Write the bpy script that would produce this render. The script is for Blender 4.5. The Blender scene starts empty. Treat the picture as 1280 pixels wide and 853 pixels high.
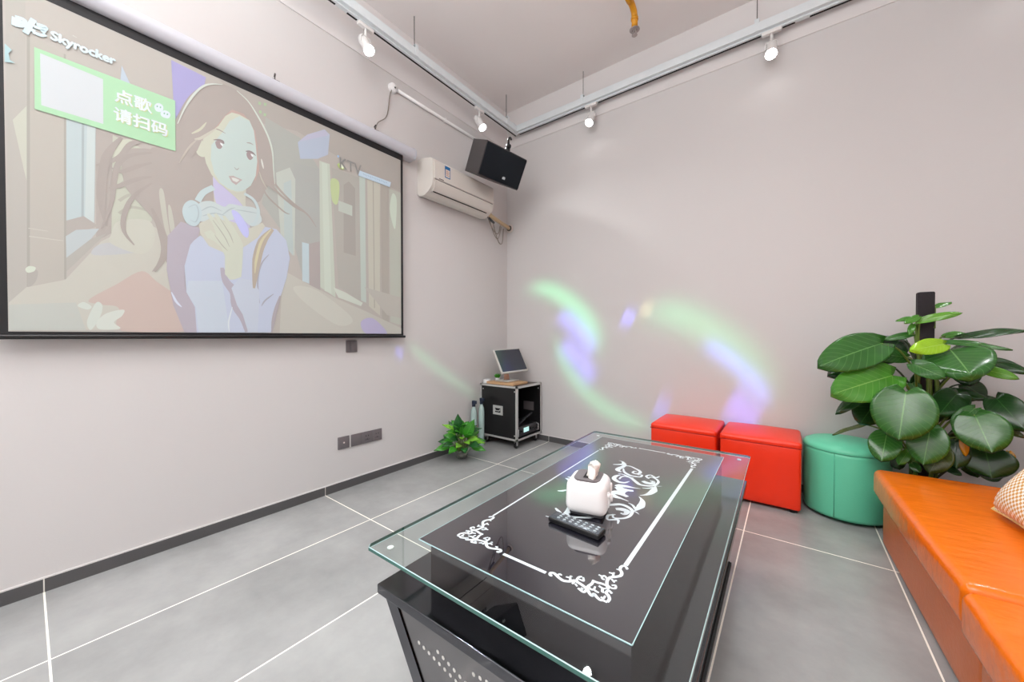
import bpy, bmesh, math, random
from mathutils import Vector, Matrix, Euler
from mathutils.geometry import tessellate_polygon
R = math.radians
SC = bpy.context.scene
COL = SC.collection
random.seed(7)

# ------------------------------------------------------------------ camera
cam_d = bpy.data.cameras.new('camera')
cam_d.sensor_width = 36.0
cam_d.lens = 460.5 / 1280 * 36.0
cam_d.clip_start = 0.02
cam = bpy.data.objects.new('camera', cam_d)
COL.objects.link(cam)
cam.location = (0, 0, 1.10)
cam.rotation_euler = (R(90 - 0.7515), 0, R(37.015))
SC.camera = cam
SC.cycles.sample_clamp_indirect = 4.0

# ------------------------------------------------------------------ exposure, world, lamp powers
SC.view_settings.view_transform = 'Standard'
SC.view_settings.look = 'None'
SC.view_settings.gamma = 1.0
SC.view_settings.use_curve_mapping = False
SC.view_settings.exposure = 0.03
LAMP_W = 58.0          # each track lamp
LAMP_COLOR = (.965, .99, 1.0)
DISCO_W = 850.0        # party light
w = bpy.data.worlds.new('world'); SC.world = w; w.use_nodes = True
w.node_tree.nodes['Background'].inputs[0].default_value = (0.9, 0.88, 0.88, 1)
w.node_tree.nodes['Background'].inputs[1].default_value = 0.25

# the room: left wall x = WX, back wall y = WY, floor z = 0, ceiling z = CZ
WX, WY, CZ = -2.56, 3.30, 3.60
RX, FY = 1.45, -1.9
TRX, TRY, TRZ = -2.37, 3.215, 3.28     # lighting track lines and its underside
def area(name, loc, rot, sx, sy, power, col=(.95, .98, 1)):
    d = bpy.data.lights.new(name, 'AREA'); d.shape = 'RECTANGLE'; d.size = sx; d.size_y = sy
    d.energy = power; d.color = col
    o = bpy.data.objects.new(name, d); COL.objects.link(o); o.location = loc; o.rotation_euler = rot
    return o
# unseen fill lights added behind the camera to lift the ambient light
area('overhead_fill', (-.55, -.55, CZ - .03), (0, 0, 0), 2.4, 1.6, 44)  # added soft fill from above, no panel fixture here
area('front_fill', (-.55, FY + .03, 1.5), (R(90), 0, R(180)), 3.2, 2.5, 24)  # added fill in front of the solid front wall, no opening there
area('upward_fill', (-.4, -.6, 2.75), (R(180), 0, 0), 2.6, 1.8, 120)  # added fill facing up to brighten the ceiling, no fixture

# ------------------------------------------------------------------ traced outlines (metres)
PICTURE = [
    ('f',(172,167,161),[(-0.0796,2.5834),(0.0792,2.7139),(1.8206,2.5137),(1.8445,1.1159),(-0.0354,1.1239)],0,0),
    ('f',(166,163,157),[(-0.0294,2.4622),(0.0195,2.4981),(0.0088,1.24),(-0.0366,1.2316)],0,0),
    ('f',(182,186,172),[(-0.0167,1.9692),(0.021,2.0486),(0.0164,1.7274),(0.0088,1.7762)],0,0),
    ('f',(170,166,158),[(0.0253,2.3385),(0.1194,2.3134),(0.1116,1.3458),(0.0145,1.3006)],0,0),
    ('s',(150,148,140),[(0.0253,2.3385),(0.0145,1.3027)],0.008,0),
    ('s',(150,148,140),[(0.1201,2.3138),(0.1116,1.3458)],0.006,0),
    ('s',(186,186,176),[(0.017,1.5436),(0.0674,1.5426)],0.008,1),
    ('s',(186,186,176),[(0.0186,1.5108),(0.1078,1.5105)],0.01,1),
    ('f',(156,152,146),[(0.0152,1.365),(0.0267,1.3771),(0.0394,1.3684),(0.0326,1.3256),(0.0132,1.3026)],1,0),
    ('f',(196,208,192),[(0.0077,1.3743),(0.0173,1.3882),(0.0332,1.3854),(0.0298,1.3692),(0.0139,1.3607)],1,0),
    ('f',(172,190,194),[(0.1216,2.0553),(0.2058,2.0502),(0.1967,1.5946),(0.117,1.5974)],0,0),
    ('f',(186,200,200),[(0.1812,2.0614),(0.2043,2.0563),(0.1953,1.5999),(0.1694,1.6104)],0,0),
    ('s',(150,165,170),[(0.1687,2.0555),(0.1629,1.6256)],0.007,0),
    ('f',(160,152,147),[(0.2058,2.0502),(0.2778,2.0479),(0.2612,1.5866),(0.2021,1.5277)],0,0),
    ('f',(160,154,149),[(0.117,1.5996),(0.1659,1.6319),(0.2104,1.5979),(0.1163,1.5319)],0,0),
    ('f',(184,184,174),[(0.0094,1.3001),(0.1116,1.3436),(0.2175,1.5308),(0.3495,1.6552),(0.5042,1.5896),(0.5002,1.1326),(-0.0347,1.1253),(-0.0335,1.2348)],0,0),
    ('f',(172,184,188),[(0.1149,1.5316),(0.1435,1.5654),(0.2119,1.5868),(0.1871,1.5359),(0.1154,1.4391)],0,0),
    ('f',(162,160,154),[(0.1154,1.4391),(0.1871,1.5359),(0.2333,1.5687),(0.1148,1.3789)],0,0),
    ('f',(176,180,184),[(0.2173,1.5194),(0.3142,1.5387),(0.3482,1.509),(0.1939,1.4637)],1,0),
    ('f',(176,182,176),[(-0.0336,1.2267),(0.1403,1.2475),(0.1682,1.1258),(-0.0347,1.1233)],0,0),
    ('f',(178,184,168),[(0.2575,2.0274),(0.388,1.9978),(0.3849,1.664),(0.2489,1.5489)],0,0),
    ('f',(190,196,178),[(0.2692,1.9975),(0.3189,2.0301),(0.3015,1.9637),(0.2643,1.9024)],1,0),
    ('s',(164,164,152),[(0.2761,1.8716),(0.3178,1.9164),(0.3784,1.9205)],0.012,0),
    ('s',(164,164,152),[(0.2754,1.8011),(0.3171,1.8445),(0.3777,1.8466)],0.012,0),
    ('s',(164,164,152),[(0.2747,1.7305),(0.3164,1.7726),(0.377,1.7727)],0.012,0),
    ('s',(164,164,152),[(0.2741,1.6717),(0.3159,1.7127),(0.3764,1.7111)],0.012,0),
    ('f',(186,188,176),[(0.2491,1.5722),(0.2738,1.6364),(0.376,1.6618),(0.393,1.5668),(0.3481,1.4968),(0.2487,1.5256)],1,0),
    ('f',(186,166,158),[(0.177,1.2614),(0.2629,1.3409),(0.3473,1.4138),(0.4003,1.3688),(0.4751,1.3002),(0.5138,1.1985),(0.5131,1.1275),(0.277,1.1248),(0.2699,1.2298),(0.2146,1.2437)],1,0),
    ('f',(194,204,196),[(0.1445,1.2333),(0.1621,1.2513),(0.1856,1.2326),(0.1728,1.2183)],1,0),
    ('f',(194,204,196),[(0.1724,1.1732),(0.1994,1.2518),(0.2184,1.2382),(0.2102,1.186),(0.1869,1.1329),(0.1757,1.1338)],1,0),
    ('f',(198,206,198),[(0.2001,1.1628),(0.2298,1.2042),(0.2846,1.2247),(0.2793,1.1948),(0.2531,1.1644),(0.2731,1.1354),(0.2097,1.1309)],1,0),
    ('f',(163,157,151),[(0.5896,2.5577),(0.8454,2.527),(1.8514,2.4993),(1.8503,2.2489),(1.4235,2.3144),(1.0539,2.3968),(0.8441,2.3547)],0,0),
    ('f',(160,165,160),[(0.8803,2.4021),(1.0744,2.3619),(1.1925,2.2068),(1.1898,1.8167),(1.0083,1.688),(0.8582,1.8825)],0,0),
    ('f',(158,163,160),[(1.0321,2.1924),(1.1925,2.2068),(1.194,1.4263),(1.089,1.4597),(1.0285,1.6921)],0,0),
    ('f',(166,181,204),[(1.0596,2.3295),(1.1169,2.4023),(1.2285,2.4854),(1.2633,2.4659),(1.2507,2.3255),(1.1817,2.2712),(1.0734,2.2299)],0,0),
    ('f',(176,178,204),[(1.068,2.3373),(1.1169,2.4023),(1.2285,2.4807),(1.2586,2.4591)],0,0),
    ('f',(164,163,156),[(1.2738,2.2477),(1.4815,2.2482),(1.4844,1.3561),(1.3169,1.4393)],0,0),
    ('f',(152,148,142),[(1.3586,2.158),(1.3969,2.1949),(1.4436,2.161),(1.446,1.6774),(1.3557,1.6859)],0,0),
    ('f',(184,196,182),[(1.1929,2.264),(1.2621,2.2668),(1.2969,1.3657),(1.194,1.4263)],0,0),
    ('f',(192,206,192),[(1.2087,2.2585),(1.2456,2.2607),(1.2682,1.3869),(1.2214,1.4059)],0,0),
    ('f',(180,200,140),[(1.2685,2.1638),(1.3264,2.1642),(1.3157,2.0178),(1.2771,2.0255)],1,0),
    ('f',(178,190,180),[(1.3207,2.0383),(1.4218,2.0309),(1.4214,1.9569),(1.3202,1.9665)],0,0),
    ('f',(178,194,186),[(1.4763,2.2839),(1.5227,2.2799),(1.5257,1.3464),(1.4845,1.3611)],0,0),
    ('f',(186,186,172),[(1.5393,2.2755),(1.6459,2.2649),(1.6406,1.2568),(1.548,1.3223)],0,0),
    ('s',(160,158,146),[(1.5875,2.2714),(1.5938,1.3122)],0.008,0),
    ('f',(162,157,148),[(1.6518,2.2615),(1.7187,2.2621),(1.7195,1.1846),(1.6584,1.2364)],0,0),
    ('f',(176,182,170),[(1.7249,2.2506),(1.8403,2.2458),(1.8354,1.1873),(1.7321,1.212)],0,0),
    ('f',(196,212,196),[(1.7561,2.2199),(1.7942,2.1769),(1.7802,1.9543),(1.7487,2.0011),(1.7303,2.1043)],1,0),
    ('f',(176,174,166),[(1.5125,1.4601),(1.8364,1.4107),(1.8356,1.2432),(1.7013,1.2649)],0,0),
    ('f',(180,190,182),[(0.9335,2.0927),(1.0117,2.1525),(1.0435,2.0879),(1.036,1.6063),(0.9591,1.678)],0,0),
    ('f',(170,188,188),[(0.9754,2.0436),(1.0192,2.0797),(1.0278,1.6049),(0.9764,1.6601)],0,0),
    ('f',(178,200,208),[(1.0802,1.7026),(1.1228,1.7),(1.1231,1.4413),(1.0805,1.4543)],0,0),
    ('f',(158,150,149),[(1.1228,1.7),(1.1915,1.7298),(1.1938,1.3894),(1.123,1.4188)],0,0),
    ('f',(182,182,173),[(0.9675,1.5091),(1.1102,1.4399),(1.3164,1.3553),(1.5254,1.2824),(1.8452,1.1595),(1.855,1.1091),(0.9452,1.1069)],0,0),
    ('f',(190,192,182),[(1.0264,1.4086),(1.1758,1.4015),(1.417,1.2271),(1.3152,1.1751),(1.1092,1.3051)],1,0),
    ('f',(196,206,194),[(1.2805,1.4355),(1.3666,1.4081),(1.498,1.3444),(1.4842,1.3182),(1.3164,1.3673)],0,0),
    ('f',(172,166,206),[(1.4836,1.2043),(1.5818,1.2334),(1.7005,1.1195),(1.5244,1.1185)],1,0),
    ('f',(150,190,140),[(0.845,2.4763),(0.8575,2.4786),(0.8555,2.4614),(0.8431,2.4592)],0,0),
    ('f',(150,190,140),[(0.8737,2.4847),(0.8864,2.4869),(0.8844,2.4696),(0.8717,2.4674)],0,0),
    ('f',(150,190,140),[(0.8482,2.4274),(0.8607,2.4294),(0.8587,2.4122),(0.8463,2.4103)],0,0),
    ('f',(150,190,140),[(0.8714,2.4224),(0.8841,2.4243),(0.8821,2.407),(0.8694,2.4051)],0,0),
    ('f',(150,146,202),[(0.4626,2.4915),(0.6006,2.4817),(0.5882,2.3926),(0.5032,2.2775),(0.473,2.1928)],0,0),
    ('f',(172,190,206),[(0.2833,2.2715),(0.2893,2.3636),(0.3148,2.296),(0.336,2.2849)],0,0),
    ('f',(157,148,143),[(0.4726,2.149),(0.4894,2.2356),(0.5241,2.3324),(0.574,2.4124),(0.6483,2.4764),(0.73,2.486),(0.8013,2.4483),(0.8584,2.3755),(0.8939,2.2809),(0.9153,2.1695),(0.9182,2.0665),(0.8769,1.9701),(0.8404,1.8876),(0.7884,1.9024),(0.6276,1.8167),(0.5052,1.7462),(0.4573,1.611),(0.4378,1.4679),(0.4182,1.568),(0.394,1.6652),(0.3115,1.7756),(0.2894,1.8335),(0.2906,1.9632),(0.3607,2.0076),(0.4352,2.0291)],1,0),
    ('f',(157,148,143),[(0.3883,2.0225),(0.508,2.0193),(0.5131,1.6959),(0.4777,1.5971),(0.4289,1.4733),(0.3826,1.4163),(0.42,1.5095),(0.4027,1.6311),(0.3722,1.7345),(0.3692,1.8805)],1,0),
    ('f',(176,178,166),[(0.4117,1.8079),(0.4275,1.8254),(0.4404,1.7031),(0.4508,1.5914),(0.4304,1.6375)],1,0),
    ('f',(176,178,166),[(0.4447,1.7549),(0.456,1.7453),(0.4685,1.6464),(0.4585,1.6058),(0.4476,1.6669)],1,0),
    ('s',(152,143,138),[(0.388,1.9978),(0.3182,1.9583),(0.2764,1.9069),(0.2595,1.8192),(0.2505,1.7119),(0.218,1.5882)],0.02,1),
    ('s',(152,143,138),[(0.3876,1.9484),(0.3347,1.9106),(0.2842,1.8687),(0.2521,1.8747)],0.018,1),
    ('s',(152,143,138),[(0.3869,1.8805),(0.3341,1.8503),(0.2754,1.7988),(0.2432,1.7791)],0.018,1),
    ('s',(152,143,138),[(0.3867,1.8495),(0.3249,1.7692),(0.2922,1.6765),(0.2897,1.593),(0.3226,1.5344)],0.018,1),
    ('s',(152,143,138),[(0.2857,2.0279),(0.2367,1.9151),(0.2195,1.7373),(0.2337,1.6034)],0.03,1),
    ('s',(152,143,138),[(0.3976,2.0634),(0.3187,2.0122),(0.2766,1.9304),(0.2055,1.8691)],0.02,1),
    ('s',(152,143,138),[(0.3855,1.7259),(0.4209,1.6102),(0.4293,1.5112),(0.3917,1.4176)],0.03,1),
    ('s',(156,147,141),[(0.8696,2.1929),(0.9143,2.0443),(1.0102,1.9474),(1.1133,1.8882),(1.1697,1.8188)],0.014,1),
    ('s',(156,147,141),[(0.8511,2.1246),(0.914,2.0026),(1.0301,1.9207),(1.1133,1.8927)],0.014,1),
    ('s',(156,147,141),[(0.8418,2.0604),(0.8768,1.9495),(0.9702,1.8719),(1.0096,1.861)],0.01,1),
    ('f',(188,190,176),[(0.6249,1.9572),(0.6496,1.9758),(0.78,1.978),(0.7745,1.8586),(0.7877,1.787),(0.7244,1.7497),(0.6316,1.7874)],0,0),
    ('f',(180,177,214),[(0.6266,1.9628),(0.6413,1.9628),(0.6742,1.9226),(0.7608,1.844),(0.7963,1.7136),(0.7683,1.6536),(0.7241,1.7076),(0.6401,1.8202)],1,0),
    ('f',(164,157,172),[(0.4412,1.6042),(0.4919,1.687),(0.5708,1.6719),(0.5588,1.6198),(0.5279,1.5743),(0.5046,1.4635),(0.5073,1.3478),(0.5479,1.2534),(0.5583,1.1192),(0.5015,1.1188),(0.4593,1.2573),(0.4362,1.4343)],0,0),
    ('f',(178,190,214),[(0.5279,1.5743),(0.5433,1.6018),(0.5705,1.6342),(0.638,1.5755),(0.7589,1.6037),(0.8632,1.751),(0.9332,1.7506),(0.9871,1.6935),(1.0077,1.5868),(0.9886,1.4674),(0.9614,1.3718),(0.9243,1.2544),(0.8979,1.1219),(0.5506,1.1192),(0.5441,1.2532),(0.5108,1.3287),(0.5046,1.4635)],0,0),
    ('f',(184,198,214),[(0.5188,1.3879),(0.6615,1.405),(0.6931,1.1203),(0.5583,1.1192),(0.5479,1.2534),(0.5108,1.3287)],0,0),
    ('f',(190,192,178),[(0.5633,1.6948),(0.6395,1.754),(0.7964,1.7244),(0.8585,1.772),(0.873,1.7534),(0.8337,1.6783),(0.768,1.6129),(0.6712,1.5611),(0.6056,1.5845),(0.5706,1.6421)],0,0),
    ('s',(150,152,168),[(0.8915,1.5897),(0.8517,1.5274),(0.8317,1.4254),(0.8403,1.2939)],0.008,1),
    ('s',(150,152,168),[(0.9149,1.356),(0.8696,1.3128),(0.8498,1.278)],0.008,1),
    ('s',(162,156,172),[(0.6621,1.4772),(0.6784,1.407),(0.7167,1.3484),(0.7249,1.2751),(0.7556,1.2022),(0.7732,1.1231)],0.045,1),
    ('s',(160,152,160),[(0.9508,1.3478),(0.919,1.2313),(0.903,1.1242)],0.02,1),
    ('f',(182,194,212),[(0.7038,1.3681),(0.7395,1.4302),(0.8127,1.4231),(0.8408,1.3602),(0.8293,1.1213),(0.7824,1.121),(0.7558,1.2237),(0.7294,1.2754)],0,0),
    ('s',(206,216,222),[(0.7073,1.2635),(0.6893,1.1788),(0.6931,1.1224)],0.007,1),
    ('s',(200,210,228),[(0.4528,1.3232),(0.4702,1.2771),(0.4917,1.2499)],0.01,1),
    ('s',(168,156,140),[(0.9128,1.7459),(0.8576,1.6612),(0.8279,1.5456),(0.8124,1.3794)],0.045,1),
    ('s',(196,190,150),[(0.9047,1.744),(0.8528,1.6602),(0.825,1.5451),(0.8178,1.4674)],0.014,1),
    ('f',(184,200,202),[(0.5642,1.7986),(0.6157,1.8284),(0.6733,1.8143),(0.6991,1.8371),(0.7518,1.8415),(0.8161,1.8487),(0.8444,1.8236),(0.8537,1.7764),(0.8058,1.7374),(0.7512,1.767),(0.6812,1.7389),(0.6313,1.7468),(0.579,1.7085),(0.5597,1.7284)],1,0),
    ('f',(178,182,236),[(0.7074,1.7977),(0.7425,1.7965),(0.7872,1.7222),(0.7821,1.6673),(0.7506,1.6925)],1,0),
    ('s',(160,178,184),[(0.5716,1.7611),(0.6155,1.7981),(0.6647,1.7862)],0.006,1),
    ('s',(160,178,184),[(0.5792,1.7384),(0.6314,1.7671),(0.6814,1.7648)],0.006,1),
    ('s',(160,178,184),[(0.7249,1.8129),(0.7787,1.8169),(0.8348,1.821)],0.006,1),
    ('s',(160,178,184),[(0.6645,1.7656),(0.6988,1.8058),(0.725,1.8234)],0.006,1),
    ('s',(178,200,204),[(0.5605,1.8123),(0.5842,1.8639),(0.6285,1.9059)],0.026,0),
    ('s',(180,200,204),[(0.7686,1.9156),(0.8164,1.8923),(0.8397,1.8278),(0.8201,1.7626),(0.7966,1.7439)],0.016,0),
    ('f',(176,198,204),[(0.4982,1.7366),(0.5074,1.7824),(0.5338,1.8094),(0.5642,1.7986),(0.577,1.7527),(0.5672,1.7007),(0.5439,1.6754),(0.514,1.6876)],1,0),
    ('s',(158,178,186),[(0.5221,1.7672),(0.5526,1.7904),(0.5638,1.7492),(0.5518,1.7018),(0.5291,1.7059)],0.005,1),
    ('f',(192,200,184),[(0.5864,1.6556),(0.6144,1.6719),(0.6386,1.6469),(0.6267,1.695),(0.5975,1.7531),(0.6087,1.7611),(0.6393,1.7285),(0.668,1.6842),(0.6273,1.7609),(0.6396,1.7693),(0.681,1.7182),(0.7021,1.6816),(0.6645,1.7605),(0.6772,1.7668),(0.7154,1.716),(0.7458,1.6596),(0.7617,1.6202),(0.7563,1.5125),(0.7503,1.4369),(0.7217,1.4206),(0.6973,1.4145),(0.6744,1.4428),(0.6753,1.5412),(0.6588,1.5897),(0.6301,1.6147),(0.598,1.6281)],0,0),
    ('s',(160,162,150),[(0.623,1.7295),(0.672,1.6542),(0.6971,1.5971)],0.005,1),
    ('s',(160,162,150),[(0.656,1.7429),(0.6977,1.6702),(0.7146,1.6215)],0.005,1),
    ('s',(160,162,150),[(0.6304,1.6502),(0.6631,1.6008),(0.6883,1.5746)],0.005,1),
    ('f',(178,150,142),[(0.5794,2.1735),(0.6399,2.2454),(0.6844,2.335),(0.7168,2.3662),(0.77,2.3682),(0.8248,2.2967),(0.8382,2.188),(0.8445,2.0755),(0.8225,2.0023),(0.7956,2.1387),(0.6202,2.0707)],0,0),
    ('f',(190,196,178),[(0.5554,2.075),(0.5615,2.1216),(0.5762,2.1425),(0.5907,2.1189),(0.5931,2.0603),(0.5696,2.0526)],1,0),
    ('f',(190,196,178),[(0.585,2.1463),(0.6152,2.1966),(0.6523,2.2472),(0.6842,2.3156),(0.7134,2.3489),(0.7497,2.3545),(0.7972,2.3449),(0.8192,2.2942),(0.8277,2.2165),(0.8348,2.1212),(0.8263,2.0363),(0.8012,1.9709),(0.7596,1.9216),(0.7328,1.9093),(0.6936,1.9127),(0.6497,1.9371),(0.6193,1.9724),(0.597,2.0244),(0.5857,2.0871)],0,0),
    ('f',(180,200,197),[(0.6207,2.1312),(0.6708,2.221),(0.7033,2.2974),(0.7496,2.3466),(0.7972,2.3409),(0.8192,2.2942),(0.8277,2.2165),(0.8348,2.1212),(0.8263,2.0363),(0.8012,1.9709),(0.7596,1.9256),(0.7328,1.9156),(0.6937,1.9205),(0.6559,1.943),(0.6316,1.9842),(0.617,2.0545)],0,0),
    ('f',(120,104,108),[(0.6282,2.1608),(0.6517,2.176),(0.6736,2.1761),(0.6779,2.1609),(0.6703,2.1593),(0.6516,2.1653)],1,0),
    ('f',(140,120,124),[(0.6379,2.1535),(0.6516,2.1669),(0.6672,2.1657),(0.6702,2.1478),(0.6606,2.1262),(0.6451,2.1261)],1,0),
    ('f',(222,228,230),[(0.659,2.1585),(0.669,2.1573),(0.6714,2.1444),(0.6627,2.1485)],1,0),
    ('f',(120,104,108),[(0.7765,2.1593),(0.7958,2.1711),(0.8168,2.1672),(0.8279,2.1513),(0.8132,2.1577),(0.7923,2.1576)],1,0),
    ('f',(140,120,124),[(0.7819,2.1511),(0.7958,2.163),(0.8111,2.1569),(0.813,2.1357),(0.7989,2.1174),(0.7851,2.1282)],1,0),
    ('f',(222,228,230),[(0.8027,2.156),(0.8138,2.1523),(0.813,2.1406),(0.8054,2.1441)],1,0),
    ('s',(146,134,130),[(0.6287,2.2214),(0.6521,2.2265),(0.6847,2.2194)],0.006,1),
    ('s',(150,140,136),[(0.7824,2.2098),(0.7996,2.2146),(0.8157,2.2115)],0.006,1),
    ('s',(150,150,146),[(0.722,2.049),(0.7338,2.0391),(0.7446,2.0524)],0.005,1),
    ('f',(170,154,152),[(0.6956,1.9896),(0.717,1.9986),(0.7335,1.9948),(0.7602,1.9911),(0.7479,1.9759),(0.7298,1.9517),(0.7102,1.961)],0,0),
    ('f',(204,208,204),[(0.7085,1.9862),(0.7268,1.9893),(0.7467,1.985),(0.7332,1.9679),(0.7149,1.9712)],0,0),
    ('f',(157,148,143),[(0.5219,2.1268),(0.5916,2.2235),(0.6528,2.3122),(0.691,2.3613),(0.7169,2.3724),(0.6778,2.3088),(0.6398,2.234),(0.5851,2.1537),(0.5611,2.0773),(0.5322,2.0221)],0,0),
    ('f',(157,148,143),[(0.7299,2.3647),(0.7701,2.3762),(0.8181,2.3425),(0.8353,2.2686),(0.8379,2.1551),(0.8516,2.0615),(0.8804,2.005),(0.9252,1.9747),(0.9192,2.1866),(0.8828,2.314),(0.8258,2.4192),(0.7708,2.4641)],0,0),
    ('s',(190,192,170),[(0.539,2.1559),(0.5737,2.1932),(0.6006,2.2425)],0.01,1),
    ('s',(186,184,170),[(0.5501,2.1315),(0.5792,2.1512),(0.646,2.2329)],0.012,1),
    ('s',(176,168,158),[(0.4876,1.9836),(0.527,2.0782),(0.5617,2.1364)],0.008,1),
    ('s',(208,212,206),[(0.8559,2.1456),(0.8607,2.1185),(0.8664,2.0916)],0.009,1),
    ('s',(180,178,164),[(0.8444,2.0672),(0.8585,2.0226),(0.8876,1.9739)],0.007,1),
    ('s',(198,208,200),[(0.4839,2.1817),(0.5121,2.2737),(0.5464,2.3561),(0.5874,2.4255),(0.6296,2.4609),(0.673,2.4813)],0.009,1),
    ('s',(198,212,202),[(0.7374,2.4823),(0.7912,2.4505),(0.8327,2.3981),(0.8683,2.3407),(0.8973,2.2786),(0.9155,2.2021),(0.9201,2.1025),(0.9255,2.0197)],0.01,1),
    ('f',(156,208,164),[(0.0392,2.2924),(0.4756,2.2934),(0.4748,2.0383),(0.0379,2.0383)],0,0),
    ('f',(196,204,210),[(0.054,2.2763),(0.2297,2.266),(0.2287,2.0636),(0.0549,2.0622)],0,0),
    ('f',(206,220,232),[(0.3982,2.2269),(0.4058,2.2443),(0.4191,2.2509),(0.4301,2.2426),(0.429,2.2222),(0.4187,2.21),(0.4042,2.2078)],1,0),
    ('f',(206,220,232),[(0.4209,2.2081),(0.4344,2.2248),(0.4502,2.2252),(0.4569,2.2132),(0.4499,2.1935),(0.4341,2.1885),(0.423,2.1929)],1,0),
    ('f',(120,180,150),[(0.4066,2.2346),(0.411,2.2368),(0.4109,2.2296),(0.4065,2.2274)],1,0),
    ('f',(120,180,150),[(0.418,2.2355),(0.4225,2.2377),(0.4224,2.2304),(0.418,2.2282)],1,0),
    ('f',(120,180,150),[(0.432,2.2123),(0.4365,2.2144),(0.4365,2.2071),(0.432,2.205)],1,0),
    ('f',(120,180,150),[(0.4433,2.2134),(0.4478,2.2156),(0.4478,2.2083),(0.4432,2.2061)],1,0),
    ('s',(196,222,232),[(-0.0084,2.3813),(-0.0097,2.3468)],0.012,0),
    ('s',(196,222,232),[(-0.0063,2.3844),(0.0162,2.3862),(0.0129,2.3618),(-0.0087,2.3508)],0.012,0),
    ('s',(196,222,232),[(-0.0054,2.3698),(0.012,2.3731)],0.01,0),
    ('s',(196,222,232),[(0.0039,2.3863),(0.0005,2.3536)],0.01,0),
    ('s',(196,222,232),[(0.0173,2.3886),(0.0149,2.3598)],0.012,0),
    ('s',(196,222,232),[(0.0395,2.4054),(0.0178,2.3344)],0.016,0),
    ('s',(196,222,232),[(0.018,2.3584),(0.0264,2.3606)],0.012,0),
    ('s',(196,222,232),[(0.0458,2.3906),(0.0696,2.3926),(0.0673,2.3805)],0.012,0),
    ('s',(196,222,232),[(0.0392,2.3759),(0.0651,2.3791),(0.0606,2.3657)],0.012,0),
    ('s',(196,222,232),[(0.0358,2.3513),(0.0583,2.352),(0.0693,2.3626)],0.012,0),
    ('s',(196,222,232),[(0.038,2.3648),(0.0358,2.3513)],0.012,0),
    ('f',(158,196,202),[(-0.0326,2.262),(-0.0158,2.2457),(-0.024,2.2273),(-0.0203,2.2028),(-0.0083,2.1982),(-0.0333,2.1885)],0,0),
    ('s',(190,200,190),[(0.1425,2.4063),(0.1544,2.403)],0.008,1),
    ('f',(170,200,100),[(1.3115,2.2832),(1.3328,2.3015),(1.3617,2.2757),(1.354,2.2594),(1.322,2.2644)],0,0),
    ('f',(228,240,210),[(1.3274,2.2871),(1.3403,2.2939),(1.3574,2.2773),(1.3487,2.2658)],1,0),
    ('f',(150,190,230),[(1.313,2.3454),(1.3257,2.3462),(1.3235,2.333),(1.315,2.3338)],1,0),
    ('f',(186,212,232),[(1.4788,2.2998),(1.7402,2.3021),(1.7292,2.2601),(1.467,2.26)],0,0),
    ('s',(130,170,196),[(1.5046,2.2872),(1.5152,2.2811)],0.004,0),
    ('s',(130,170,196),[(1.5224,2.2873),(1.5332,2.2779)],0.004,0),
    ('s',(130,170,196),[(1.5405,2.2874),(1.5514,2.2813)],0.004,0),
    ('s',(130,170,196),[(1.5587,2.2876),(1.5697,2.278)],0.004,0),
    ('s',(130,170,196),[(1.5772,2.2877),(1.5883,2.2815)],0.004,0),
    ('s',(130,170,196),[(1.5958,2.2878),(1.607,2.2782)],0.004,0),
    ('s',(130,170,196),[(1.6146,2.2879),(1.626,2.2816)],0.004,0),
    ('s',(130,170,196),[(1.6336,2.2881),(1.6451,2.2783)],0.004,0),
    ('s',(130,170,196),[(1.6529,2.2882),(1.6645,2.2818)],0.004,0),
    ('s',(130,170,196),[(1.6724,2.2883),(1.6841,2.2785)],0.004,0),
    ('s',(130,170,196),[(1.692,2.2885),(1.7039,2.282)],0.004,0),
]
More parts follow.
